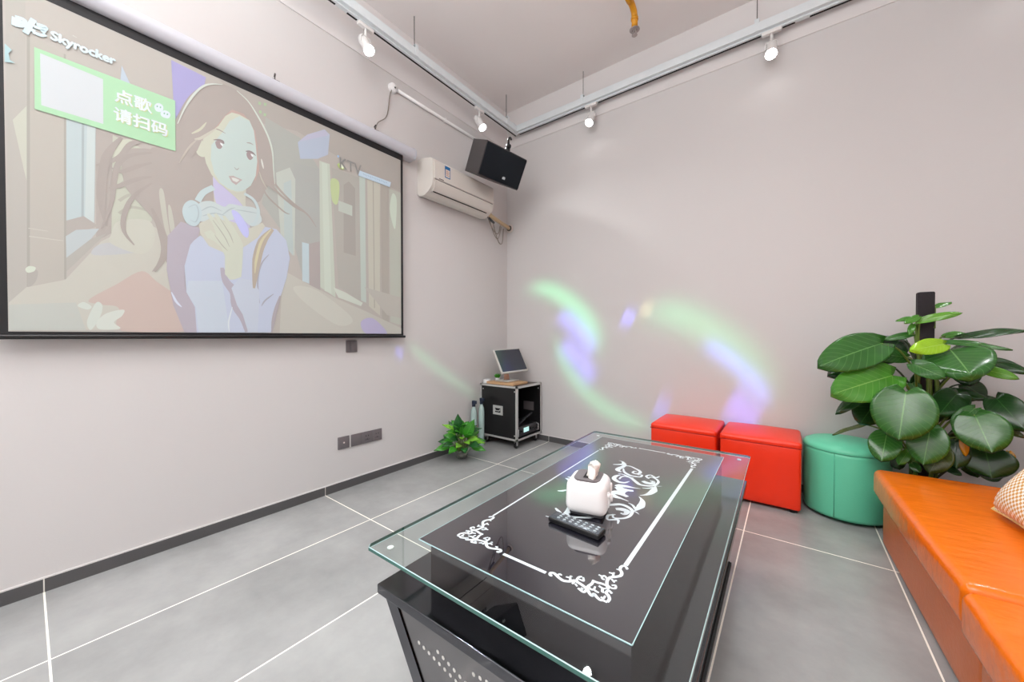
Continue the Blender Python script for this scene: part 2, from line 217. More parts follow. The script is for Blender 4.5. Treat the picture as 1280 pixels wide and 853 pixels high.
CORNER = [
    ([(0.0884,-0.5906),(0.0828,-0.5922),(0.0794,-0.5856),(0.0827,-0.5813),(0.0903,-0.5811),(0.1052,-0.5879),(0.1197,-0.5911),(0.1328,-0.5847),(0.1417,-0.5745),(0.1529,-0.5763),(0.1665,-0.5795),(0.1769,-0.5848),(0.179,-0.5929),(0.1762,-0.5989),(0.1674,-0.5969),(0.1601,-0.5942)],0.0085),
    ([(0.1052,-0.5879),(0.0993,-0.5816),(0.1004,-0.5742),(0.1068,-0.5767)],0.006),
    ([(0.1328,-0.5847),(0.1291,-0.5734),(0.1179,-0.5748)],0.006),
    ([(0.1288,-0.5755),(0.1268,-0.5652),(0.1305,-0.5671)],0.006),
    ([(0.1472,-0.5772),(0.1445,-0.5661),(0.1447,-0.5564),(0.15,-0.5506)],0.007),
    ([(0.1486,-0.564),(0.1564,-0.5634),(0.16,-0.5624),(0.1532,-0.551)],0.006),
    ([(0.143,-0.5769),(0.1424,-0.5893)],0.007),
    ([(0.1476,-0.5837),(0.156,-0.5901)],0.006),
    ([(0.1724,-0.5914),(0.1652,-0.5888)],0.006),
    ([(0.1795,-0.5861),(0.177,-0.5749),(0.1805,-0.5596),(0.1778,-0.5455)],0.008),
    ([(0.1796,-0.5493),(0.1909,-0.5483),(0.2015,-0.5458),(0.2116,-0.5462)],0.008),
    ([(0.1796,-0.5763),(0.1882,-0.5802),(0.1924,-0.5748),(0.1906,-0.5647)],0.006),
    ([(0.191,-0.5758),(0.1993,-0.5792),(0.2067,-0.5799)],0.006),
    ([(0.1969,-0.5573),(0.207,-0.5605),(0.2148,-0.5569)],0.006),
    ([(0.2077,-0.56),(0.2117,-0.5714),(0.2163,-0.5711)],0.007),
    ([(0.1809,-0.585),(0.1894,-0.5946),(0.198,-0.5989),(0.1988,-0.5906),(0.2079,-0.5961),(0.2181,-0.6004),(0.225,-0.5976),(0.2344,-0.5985)],0.008),
    ([(0.2339,-0.5973),(0.2342,-0.5853),(0.2273,-0.5753),(0.2208,-0.5709),(0.2214,-0.5593),(0.2323,-0.5647)],0.008),
    ([(0.2155,-0.5903),(0.2223,-0.5913),(0.2222,-0.5807)],0.006),
    ([(0.2195,-0.556),(0.2125,-0.5448),(0.2063,-0.5292),(0.2069,-0.5131),(0.2176,-0.5014),(0.2257,-0.4899),(0.2237,-0.4769),(0.2156,-0.4661),(0.2145,-0.4527),(0.22,-0.4462),(0.2291,-0.4521),(0.2268,-0.4565)],0.0085),
    ([(0.2181,-0.4699),(0.2076,-0.471)],0.006),
    ([(0.2117,-0.5059),(0.2079,-0.4942),(0.1977,-0.4957)],0.006),
    ([(0.2078,-0.4962),(0.2086,-0.4875)],0.006),
    ([(0.2036,-0.5215),(0.1938,-0.5147),(0.1901,-0.5221),(0.1951,-0.529),(0.1994,-0.5268)],0.006),
    ([(0.1912,-0.5202),(0.1801,-0.5189)],0.006),
    ([(0.2147,-0.5432),(0.223,-0.5475),(0.2319,-0.5427),(0.2286,-0.5327),(0.2209,-0.5378)],0.006),
    ([(0.2117,-0.5154),(0.2229,-0.5242)],0.006),
    ([(0.2179,-0.5211),(0.2248,-0.5135)],0.006),
]
MIDDLE = [
    ([(-0.0837,0.3392),(-0.0616,0.3324),(-0.0403,0.3031),(-0.0381,0.2683),(-0.0444,0.2353),(-0.041,0.2103),(-0.0206,0.1989)],[0.002,0.012,0.022,0.026,0.012]),
    ([(-0.0365,0.281),(-0.014,0.2936),(0.0157,0.2778),(0.0394,0.2601),(0.0491,0.2383),(0.0417,0.2171),(0.0236,0.2191),(0.0219,0.2415),(0.0334,0.2422)],[0.008,0.012,0.016,0.012,0.006]),
    ([(-0.0283,0.2474),(-0.0096,0.2071),(0.0201,0.1843),(0.0435,0.1831),(0.0647,0.193),(0.0635,0.217),(0.0481,0.2092)],[0.006,0.016,0.014,0.01,0.008]),
    ([(-0.0257,0.1754),(0.0048,0.1728),(0.038,0.1545),(0.0656,0.1281),(0.086,0.1096),(0.1102,0.1113),(0.1357,0.1305),(0.1422,0.1721),(0.1297,0.2021),(0.1039,0.2164),(0.0925,0.1931)],[0.006,0.014,0.018,0.016,0.012,0.01,0.006]),
    ([(0.0435,0.1172),(0.0309,0.0905),(0.0065,0.0859),(-0.0195,0.1087),(-0.022,0.14),(-0.0116,0.1642)],[0.003,0.018,0.022,0.02,0.006]),
    ([(0.0012,0.1147),(-0.0002,0.144),(0.0132,0.1603),(0.0447,0.1571)],[0.008,0.01,0.016]),
    ([(0.0865,0.1531),(0.104,0.1433),(0.124,0.1471),(0.1239,0.172),(0.11,0.1708)],[0.018,0.026,0.024,0.014,0.008]),
    ([(0.1002,0.1917),(0.0828,0.2128),(0.0934,0.2396),(0.1189,0.2215),(0.1282,0.247)],[0.006,0.012,0.008,0.012,0.004]),
    ([(0.1357,0.1305),(0.1517,0.1349),(0.1644,0.1445)],[0.006,0.006,0.001]),
    ([(0.1432,0.1285),(0.1494,0.0827),(0.1442,0.0437),(0.133,0.0207),(0.1196,0.0057)],[0.004,0.03,0.022,0.01,0.002]),
    ([(0.1408,0.1128),(0.1314,0.0983),(0.121,0.0873),(0.1057,0.081)],[0.012,0.01,0.004]),
    ([(0.1028,0.0683),(0.0772,0.0616),(0.0499,0.0582),(0.0279,0.0492),(0.0174,0.0337)],[0.002,0.01,0.026,0.036,0.02]),
    ([(0.0867,0.0334),(0.0719,0.0263),(0.0487,0.0223),(0.028,0.0203)],[0.016,0.02,0.03,0.02]),
    ([(0.0627,0.0225),(0.0534,0.0002),(0.04,-0.02),(0.0223,-0.0333)],[0.02,0.03,0.04,0.03]),
]
LEAVES = [
    ((0.414,2.92,1.058),(0.14,2.75,0.933),0.62,0.75,1,0.18),
    ((0.402,2.98,0.947),(0.183,2.9,0.871),0.6,0.6,0,0.12),
    ((0.449,2.86,0.884),(0.198,2.72,0.78),0.74,0.8,2,0.15),
    ((0.528,3.02,0.98),(0.37,2.95,1.0),0.55,0.7,1,0.12),
    ((0.546,3.0,1.11),(0.431,3.0,1.08),0.35,0.7,1,0.12),
    ((0.555,3.0,1.202),(0.477,2.97,1.188),0.4,0.5,2,0.12),
    ((0.545,2.97,1.165),(0.529,2.96,1.106),0.5,0.7,2,0.12),
    ((0.561,2.95,1.207),(0.504,2.92,1.171),0.5,0.8,2,0.12),
    ((0.641,3.04,1.259),(0.712,3.08,1.291),0.45,0.45,2,0.12),
    ((0.567,2.95,1.182),(0.714,2.93,1.225),0.3,0.7,3,0.25),
    ((0.645,2.9,1.058),(0.508,2.78,1.028),0.5,0.8,4,0.05),
    ((0.671,2.92,1.03),(0.685,2.7,0.92),1.0,0.6,1,0.08),
    ((0.515,2.8,0.955),(0.609,2.72,0.896),0.62,0.85,1,0.1),
    ((0.742,3.05,1.096),(0.926,2.95,1.134),0.28,0.5,0,0.1),
    ((0.654,2.95,1.071),(0.853,2.85,1.04),0.2,0.45,1,0.1),
    ((0.829,3.05,0.975),(0.946,2.98,0.918),0.42,0.65,0,0.1),
    ((0.764,2.92,0.939),(0.877,2.86,0.898),0.42,0.7,3,0.1),
    ((0.687,3.08,1.099),(0.777,3.1,1.117),0.5,0.6,2,0.12),
    ((0.76,3.08,0.921),(0.764,3.02,0.843),1.1,0.8,0,0.12),
    ((0.481,2.74,0.811),(0.444,2.66,0.574),0.98,1,1,0.06),
    ((0.413,2.95,0.794),(0.214,2.85,0.658),0.32,0.5,0,0.3),
    ((0.41,2.98,0.733),(0.33,2.9,0.599),0.95,0.85,0,0.12),
    ((0.364,3.0,0.577),(0.211,3.0,0.494),0.22,0.3,5,0.1),
    ((0.425,2.82,0.571),(0.395,2.74,0.436),0.85,0.9,1,0.12),
    ((0.576,2.78,0.63),(0.543,2.73,0.449),0.8,0.95,1,0.12),
    ((0.512,2.86,0.477),(0.475,2.84,0.403),0.6,0.9,2,0.12),
    ((0.64,2.86,0.515),(0.586,2.84,0.382),0.75,0.85,5,0.12),
    ((0.689,2.9,0.555),(0.685,2.86,0.422),0.75,0.9,0,0.12),
    ((0.727,2.8,0.713),(0.759,2.72,0.556),1.05,0.95,1,0.08),
    ((0.707,2.95,0.802),(0.62,2.86,0.689),0.8,0.8,0,0.12),
    ((0.742,2.86,0.738),(0.658,2.82,0.648),0.55,0.9,1,0.12),
    ((0.714,3.0,0.811),(0.833,2.95,0.768),0.3,0.6,0,0.12),
    ((0.833,2.95,0.788),(0.896,2.85,0.652),0.75,0.8,0,0.12),
    ((0.783,2.88,0.53),(0.794,2.84,0.403),1.4,0.85,0,0.12),
    ((0.7,2.84,0.59),(0.707,2.83,0.498),0.35,0.9,6,0.12),
    ((0.853,2.87,0.539),(0.861,2.86,0.486),0.6,0.9,6,0.12),
    ((0.874,3.0,0.631),(0.924,2.95,0.603),0.5,0.6,5,0.12),
    ((0.546,2.98,0.835),(0.561,2.95,0.789),1.1,0.9,1,0.12),
    ((0.661,2.93,0.411),(0.713,2.9,0.383),0.6,0.8,0,0.12),
    ((0.536,2.9,0.407),(0.562,2.88,0.368),0.9,0.8,1,0.12),
    ((0.513,3.08,1.076),(0.441,3.1,0.934),0.8,0.8,0,0.12),
    ((0.62,3.05,0.782),(0.709,3.05,0.69),0.8,0.8,0,0.12),
    ((0.749,2.98,0.505),(0.781,2.96,0.366),0.8,0.8,0,0.12),
    ((0.478,3.06,1.084),(0.417,3.1,1.091),0.5,0.6,0,0.12),
    ((0.471,2.98,0.454),(0.5,2.96,0.346),0.8,0.8,0,0.12),
    ((0.683,3.06,0.748),(0.665,3.08,0.618),0.85,0.7,0,0.12),
    ((0.743,3.06,0.58),(0.792,3.08,0.432),0.85,0.7,0,0.12),
    ((0.597,3.06,0.329),(0.678,3.08,0.296),0.85,0.7,0,0.12),
    ((0.806,3.06,0.384),(0.9,3.08,0.357),0.85,0.7,0,0.12),
    ((0.68,3.06,0.548),(0.646,3.08,0.425),0.85,0.7,0,0.12),
    ((0.498,3.06,0.729),(0.476,3.08,0.582),0.85,0.7,0,0.12),
    ((0.592,3.06,0.875),(0.643,3.08,0.741),0.85,0.7,0,0.12),
    ((0.754,3.06,0.842),(0.843,3.08,0.762),0.85,0.7,0,0.12),
]

# ------------------------------------------------------------------ materials
def srgb(c):
    return tuple(((v / 255) / 12.92 if v / 255 <= 0.04045 else ((v / 255 + 0.055) / 1.055) ** 2.4) for v in c)
def mat(name, col, rough=0.5, metal=0.0, spec=0.5, coat=0.0, var=0.0, vscale=20, bump=0.0, bscale=60, emit=None, es=0.0, trans=0.0, rgb=True, stretch=None, coat_rough=0.03):
    m = bpy.data.materials.new(name); m.use_nodes = True
    nt = m.node_tree; p = nt.nodes['Principled BSDF']
    c = srgb(col) if rgb else col
    p.inputs['Base Color'].default_value = (*c, 1)
    p.inputs['Roughness'].default_value = rough
    p.inputs['Metallic'].default_value = metal
    p.inputs['Specular IOR Level'].default_value = spec
    p.inputs['Coat Weight'].default_value = coat
    p.inputs['Coat Roughness'].default_value = coat_rough
    p.inputs['Transmission Weight'].default_value = trans
    if emit:
        p.inputs['Emission Color'].default_value = (*emit, 1); p.inputs['Emission Strength'].default_value = es
    tc = nt.nodes.new('ShaderNodeTexCoord')
    src = tc.outputs['Object']
    if stretch:
        mp = nt.nodes.new('ShaderNodeMapping'); mp.inputs['Scale'].default_value = stretch
        nt.links.new(src, mp.inputs[0]); src = mp.outputs[0]
    if var > 0:
        n = nt.nodes.new('ShaderNodeTexNoise'); n.inputs['Scale'].default_value = vscale; n.inputs['Detail'].default_value = 5
        nt.links.new(src, n.inputs['Vector'])
        mx = nt.nodes.new('ShaderNodeMix'); mx.data_type = 'RGBA'
        mx.inputs[6].default_value = (*[v * (1 - var) for v in c], 1)
        mx.inputs[7].default_value = (*[min(1, v * (1 + var)) for v in c], 1)
        nt.links.new(n.outputs['Fac'], mx.inputs[0]); nt.links.new(mx.outputs[2], p.inputs['Base Color'])
    if bump > 0:
        n = nt.nodes.new('ShaderNodeTexNoise'); n.inputs['Scale'].default_value = bscale; n.inputs['Detail'].default_value = 4
        nt.links.new(src, n.inputs['Vector'])
        b = nt.nodes.new('ShaderNodeBump'); b.inputs['Strength'].default_value = bump; b.inputs['Distance'].default_value = 0.01
        nt.links.new(n.outputs['Fac'], b.inputs['Height']); nt.links.new(b.outputs[0], p.inputs['Normal'])
    return m

M = {}
M['wall'] = mat('wall_paint', (210, 207, 206), .7, spec=.2, var=.015, vscale=1.3, bump=.03, bscale=120)
M['ceiling'] = mat('ceiling_paint', (240, 235, 233), .55, var=.02, vscale=2, bump=.04, bscale=6)
M['plaster'] = mat('upper_wall_paint', (224, 220, 219), .6, var=.01, vscale=2)
M['skirting'] = mat('skirting_tile', (84, 83, 84), .35, var=.08, vscale=9)
M['grout'] = mat('joint_white', (225, 222, 214), .7)
M['black_cloth'] = mat('screen_border_black', (17, 17, 22), .6)
M['screen_case'] = mat('screen_case_white', (196, 197, 205), .4)
M['white_plastic'] = mat('white_plastic', (240, 240, 240), .28, coat=.2)
M['ac_plastic'] = mat('ivory_plastic', (219, 214, 207), .32)
M['grey_plastic'] = mat('grey_plastic', (108, 102, 104), .4)
M['dark_grey'] = mat('dark_grey_plastic', (62, 62, 66), .4)
M['black'] = mat('black_plastic', (14, 14, 16), .35)
M['black_gap'] = mat('black_matte', (8, 8, 9), .8)
M['galv'] = mat('galvanised_steel', (222, 229, 232), .42, metal=.1, var=.06, vscale=14)
M['rod'] = mat('threaded_rod', (96, 92, 90), .4, metal=.7)
M['lampwhite'] = mat('lamp_white', (232, 230, 228), .35)
M['lamp_glow'] = mat('lamp_lens', (255, 255, 255), .3, emit=(1, .98, .97), es=30)
M['steel_dark'] = mat('black_mirror_steel', (96, 94, 98), .09, metal=1.0)
M['steel_brush'] = mat('black_brushed_steel', (92, 92, 98), .16, metal=1.0)
M['steel_top'] = mat('brushed_top_steel', (96, 97, 102), .11, metal=1.0)
_n = M['steel_top'].node_tree; _p = _n.nodes['Principled BSDF']; _p.inputs['Anisotropic'].default_value = .6
_c = _n.nodes.new('ShaderNodeCombineXYZ'); _c.inputs[1].default_value = 1.0; _n.links.new(_c.outputs[0], _p.inputs['Tangent'])
M['print_black'] = mat('black_back_painted_glass', (28, 28, 36), .03, spec=.9, coat=1.0, coat_rough=.01)
M['print_black'].node_tree.nodes['Principled BSDF'].inputs['Coat IOR'].default_value = 1.9
M['print_white'] = mat('white_print', (208, 219, 223), .3, coat=1.0, coat_rough=.01)
M['dots'] = mat('pale_dots', (210, 208, 204), .4)
M['red'] = mat('red_leather', (248, 52, 14), .36, var=.05, vscale=6, bump=.12, bscale=170)
M['red_seam'] = mat('red_seam', (196, 24, 10), .6)
M['green'] = mat('green_leather', (104, 208, 168), .36, var=.05, vscale=5, bump=.12, bscale=170)
M['green_seam'] = mat('green_seam', (80, 172, 138), .6)
M['orange'] = mat('orange_leather', (230, 111, 13), .22, var=.10, vscale=6, bump=.38, bscale=16, stretch=(.7, 1.4, 1))
M['orange_base'] = mat('orange_leather_base', (204, 106, 48), .36, var=.10, vscale=9, bump=.12, bscale=60)
M['alu'] = mat('aluminium_profile', (212, 212, 210), .36, metal=.4)
M['rack_panel'] = mat('black_laminate', (24, 23, 25), .45, bump=.05, bscale=200)
M['rack_top'] = mat('dark_brown_laminate', (62, 46, 40), .4)
M['wood'] = mat('light_wood', (196, 158, 118), .5, var=.15, vscale=12, stretch=(1, 8, 1))
M['pinkish'] = mat('copper_stand', (196, 150, 128), .4)
M['lcd'] = mat('switched_off_lcd', (44, 48, 60), .12, coat=.5)
M['lcd_glow'] = mat('lit_display', (170, 205, 205), .3, emit=(.45, .75, .7), es=.9)
M['silver'] = mat('silver_plastic', (200, 198, 192), .35, metal=.3)
M['yellow_pipe'] = mat('yellow_pipe_paint', (212, 146, 18), .42, var=.12, vscale=30)
M['brass'] = mat('dull_brass', (176, 166, 164), .3, metal=.7)
M['hose'] = mat('beige_hose_wrap', (196, 172, 138), .6, var=.1, vscale=60)
M['cable_grey'] = mat('grey_cable', (132, 122, 112), .5)
M['speaker_side'] = mat('speaker_side_paint', (70, 66, 66), .5, bump=.2, bscale=400)
M['grille'] = mat('speaker_grille', (18, 25, 33), .6, spec=.2, bump=.3, bscale=900)
M['speaker_badge'] = mat('speaker_badge', (225, 230, 232), .4)
M['blue_label'] = mat('blue_label', (36, 110, 168), .4)
M['label_white'] = mat('label_white', (226, 216, 208), .5)
M['moss_pole'] = mat('black_fibre_pole', (30, 24, 28), .75, bump=.4, bscale=160)
M['stem'] = mat('plant_stem', (98, 122, 46), .45)
M['stem_dark'] = mat('plant_stem_dark', (44, 58, 30), .5)
M['soil'] = mat('potting_soil', (52, 40, 32), .9, bump=.6, bscale=50)
M['pot_dark'] = mat('grey_glazed_pot', (70, 70, 72), .3)
M['bottle'] = mat('teal_bottle', (205, 232, 228), .15, trans=.3)
M['cap_dark'] = mat('navy_cap', (34, 44, 66), .4)
M['tissue'] = mat('tissue_paper', (246, 240, 234), .8)
M['remote_top'] = mat('remote_face', (86, 92, 98), .25, metal=.4)
M['remote_key'] = mat('remote_keys', (160, 170, 176), .35)
M['bumper'] = mat('clear_bumper', (235, 240, 238), .3)

def leaf_mat(name, col, vein, rough=.23):
    m = bpy.data.materials.new(name); m.use_nodes = True; nt = m.node_tree; p = nt.nodes['Principled BSDF']
    uv = nt.nodes.new('ShaderNodeUVMap'); sep = nt.nodes.new('ShaderNodeSeparateXYZ'); nt.links.new(uv.outputs[0], sep.inputs[0])
    def math_(op, a, b=None):
        n = nt.nodes.new('ShaderNodeMath'); n.operation = op
        for i, v in enumerate((a, b)):
            if v is None: continue
            if isinstance(v, (int, float)): n.inputs[i].default_value = v
            else: nt.links.new(v, n.inputs[i])
        return n.outputs[0]
    du = math_('ABSOLUTE', math_('SUBTRACT', sep.outputs[0], .5))
    midrib = math_('LESS_THAN', du, .012)
    side = math_('FRACT', math_('MULTIPLY', math_('SUBTRACT', sep.outputs[1], math_('MULTIPLY', du, .55)), 9.0))
    veins = math_('MULTIPLY', math_('LESS_THAN', side, .10), .38)
    fac = math_('MAXIMUM', midrib, veins)
    tc = nt.nodes.new('ShaderNodeTexCoord'); n = nt.nodes.new('ShaderNodeTexNoise'); n.inputs['Scale'].default_value = 14
    nt.links.new(tc.outputs['Object'], n.inputs[0])
    a = nt.nodes.new('ShaderNodeMix'); a.data_type = 'RGBA'; c = srgb(col)
    a.inputs[6].default_value = (*[v * .72 for v in c], 1); a.inputs[7].default_value = (*[min(1, v * 1.3) for v in c], 1)
    nt.links.new(n.outputs['Fac'], a.inputs[0])
    b = nt.nodes.new('ShaderNodeMix'); b.data_type = 'RGBA'; nt.links.new(fac, b.inputs[0]); nt.links.new(a.outputs[2], b.inputs[6])
    b.inputs[7].default_value = (*srgb(vein), 1)
    nt.links.new(b.outputs[2], p.inputs['Base Color']); p.inputs['Roughness'].default_value = rough
    bp = nt.nodes.new('ShaderNodeBump'); bp.inputs['Strength'].default_value = .35; bp.inputs['Distance'].default_value = .004
    nt.links.new(side, bp.inputs['Height']); nt.links.new(bp.outputs[0], p.inputs['Normal'])
    return m
LEAF = [leaf_mat('leaf_dark_green', (26, 62, 22), (50, 92, 40)), leaf_mat('leaf_mid_green', (44, 96, 34), (96, 146, 76)),
        leaf_mat('leaf_fresh_green', (66, 130, 36), (120, 170, 78)), leaf_mat('leaf_light_green', (88, 146, 40), (140, 182, 84)),
        leaf_mat('leaf_yellow_green', (148, 196, 28), (178, 214, 80)), leaf_mat('leaf_olive', (70, 86, 30), (104, 116, 60)),
        leaf_mat('leaf_yellowed', (206, 148, 20), (220, 176, 60)), leaf_mat('leaf_lily_green', (56, 138, 36), (110, 180, 80)),
        leaf_mat('leaf_lily_lime', (120, 186, 52), (160, 206, 90)), leaf_mat('leaf_lily_dark', (30, 88, 36), (60, 120, 60))]

def glass_mat(name, tint, edge=False):
    """Thin clear sheet: transparent body with the mirror reflection of its front side."""
    m = bpy.data.materials.new(name); m.use_nodes = True; nt = m.node_tree
    for n in list(nt.nodes): nt.nodes.remove(n)
    out = nt.nodes.new('ShaderNodeOutputMaterial')
    tr = nt.nodes.new('ShaderNodeBsdfTransparent'); tr.inputs[0].default_value = (*tint, 1)
    gl = nt.nodes.new('ShaderNodeBsdfGlossy'); gl.inputs['Roughness'].default_value = 0.012
    mx = nt.nodes.new('ShaderNodeMixShader')
    fr = nt.nodes.new('ShaderNodeFresnel'); fr.inputs['IOR'].default_value = 1.85
    ge = nt.nodes.new('ShaderNodeNewGeometry')
    inv = nt.nodes.new('ShaderNodeMath'); inv.operation = 'SUBTRACT'; inv.inputs[0].default_value = 1.0
    nt.links.new(ge.outputs['Backfacing'], inv.inputs[1])
    mu = nt.nodes.new('ShaderNodeMath'); mu.operation = 'MULTIPLY'
    nt.links.new(fr.outputs[0], mu.inputs[0]); nt.links.new(inv.outputs[0], mu.inputs[1])
    nt.links.new(mu.outputs[0], mx.inputs[0]); nt.links.new(tr.outputs[0], mx.inputs[1]); nt.links.new(gl.outputs[0], mx.inputs[2])
    nt.links.new(mx.outputs[0], out.inputs[0])
    return m
M['glass'] = glass_mat('clear_glass', (.93, .965, .955))
M['glass_edge'] = mat('green_glass_edge', (44, 98, 88), .15, coat=.6)
M['glass_line'] = mat('polished_glass_edge', (172, 206, 208), .2, coat=.6)
M['pot_glass'] = glass_mat('clear_pot_glass', (.92, .95, .95))

def tile_floor():
    m = bpy.data.materials.new('floor_tiles'); m.use_nodes = True; nt = m.node_tree; p = nt.nodes['Principled BSDF']
    tc = nt.nodes.new('ShaderNodeTexCoord'); sep = nt.nodes.new('ShaderNodeSeparateXYZ'); nt.links.new(tc.outputs['Object'], sep.inputs[0])
    def mth(op, a, b=None):
        n = nt.nodes.new('ShaderNodeMath'); n.operation = op
        for i, v in enumerate((a, b)):
            if v is None: continue
            if isinstance(v, (int, float)): n.inputs[i].default_value = v
            else: nt.links.new(v, n.inputs[i])
        return n.outputs[0]
    def joint(sock, off, size, wd):
        t = mth('DIVIDE', mth('SUBTRACT', sock, off), size)
        f = mth('ABSOLUTE', mth('SUBTRACT', mth('FRACT', mth('ADD', t, 20.5)), .5))
        return mth('LESS_THAN', f, wd / size / 2), mth('FLOOR', mth('ADD', t, 20.0))
    jx, ix = joint(sep.outputs[0], -.199, .6, .0062)
    jy, iy = joint(sep.outputs[1], .042, 1.2, .0062)
    j = mth('MAXIMUM', jx, jy)
    cmb = nt.nodes.new('ShaderNodeCombineXYZ'); nt.links.new(ix, cmb.inputs[0]); nt.links.new(iy, cmb.inputs[1])
    wn = nt.nodes.new('ShaderNodeTexWhiteNoise'); nt.links.new(cmb.outputs[0], wn.inputs['Vector'])
    n1 = nt.nodes.new('ShaderNodeTexNoise'); n1.inputs['Scale'].default_value = 2.2; n1.inputs['Detail'].default_value = 7; n1.inputs['Roughness'].default_value = .62
    nt.links.new(tc.outputs['Object'], n1.inputs['Vector'])
    v = mth('ADD', mth('MULTIPLY', n1.outputs['Fac'], .8), mth('MULTIPLY', wn.outputs['Value'], .12))
    cr = nt.nodes.new('ShaderNodeValToRGB'); nt.links.new(v, cr.inputs[0])
    cr.color_ramp.elements[0].position = .2; cr.color_ramp.elements[0].color = (*srgb((136, 137, 137)), 1)
    cr.color_ramp.elements[1].position = .75; cr.color_ramp.elements[1].color = (*srgb((184, 185, 184)), 1)
    mx = nt.nodes.new('ShaderNodeMix'); mx.data_type = 'RGBA'; nt.links.new(j, mx.inputs[0])
    nt.links.new(cr.outputs[0], mx.inputs[6]); mx.inputs[7].default_value = (*srgb((250, 246, 236)), 1)
    nt.links.new(mx.outputs[2], p.inputs['Base Color'])
    rr = mth('ADD', mth('MULTIPLY', j, .4), mth('ADD', mth('MULTIPLY', n1.outputs['Fac'], .12), .19))
    nt.links.new(rr, p.inputs['Roughness'])
    bp = nt.nodes.new('ShaderNodeBump'); bp.inputs['Strength'].default_value = .3; bp.inputs['Distance'].default_value = .002; bp.invert = True
    nt.links.new(j, bp.inputs['Height']); nt.links.new(bp.outputs[0], p.inputs['Normal'])
    return m
M['floor'] = tile_floor()

def houndstooth():
    m = bpy.data.materials.new('yellow_check_weave'); m.use_nodes = True; nt = m.node_tree; p = nt.nodes['Principled BSDF']
    uv = nt.nodes.new('ShaderNodeUVMap')
    ck = nt.nodes.new('ShaderNodeTexChecker'); ck.inputs['Scale'].default_value = 44
    ck.inputs[1].default_value = (*srgb((240, 236, 226)), 1); ck.inputs[2].default_value = (*srgb((206, 146, 52)), 1)
    nt.links.new(uv.outputs[0], ck.inputs[0])
    wv = nt.nodes.new('ShaderNodeTexWave'); wv.inputs['Scale'].default_value = 46; nt.links.new(uv.outputs[0], wv.inputs[0])
    mx = nt.nodes.new('ShaderNodeMix'); mx.data_type = 'RGBA'; mx.inputs[7].default_value = (*srgb((240, 232, 222)), 1)
    sc = nt.nodes.new('ShaderNodeMath'); sc.operation = 'MULTIPLY'; sc.inputs[1].default_value = .12
    nt.links.new(wv.outputs['Fac'], sc.inputs[0]); nt.links.new(sc.outputs[0], mx.inputs[0]); nt.links.new(ck.outputs[0], mx.inputs[6])
    nt.links.new(mx.outputs[2], p.inputs['Base Color']); p.inputs['Roughness'].default_value = .85
    return m
M['houndstooth'] = houndstooth()

def picture_mat(gain=1.0, em=.06):
    m = bpy.data.materials.new('projected_picture'); m.use_nodes = True; nt = m.node_tree; p = nt.nodes['Principled BSDF']
    a = nt.nodes.new('ShaderNodeAttribute'); a.attribute_name = 'Col'
    g = nt.nodes.new('ShaderNodeVectorMath'); g.operation = 'SCALE'; g.inputs['Scale'].default_value = gain
    wash = nt.nodes.new('ShaderNodeMix'); wash.data_type = 'RGBA'; wash.inputs[0].default_value = .28; wash.inputs[7].default_value = (*srgb((186, 187, 182)), 1)
    nt.links.new(a.outputs['Color'], wash.inputs[6]); nt.links.new(wash.outputs[2], g.inputs[0]); nt.links.new(g.outputs[0], p.inputs['Base Color'])
    nt.links.new(a.outputs['Color'], p.inputs['Emission Color']); p.inputs['Emission Strength'].default_value = em
    p.inputs['Roughness'].default_value = .9; p.inputs['Specular IOR Level'].default_value = .1
    return m
M['picture'] = picture_mat()

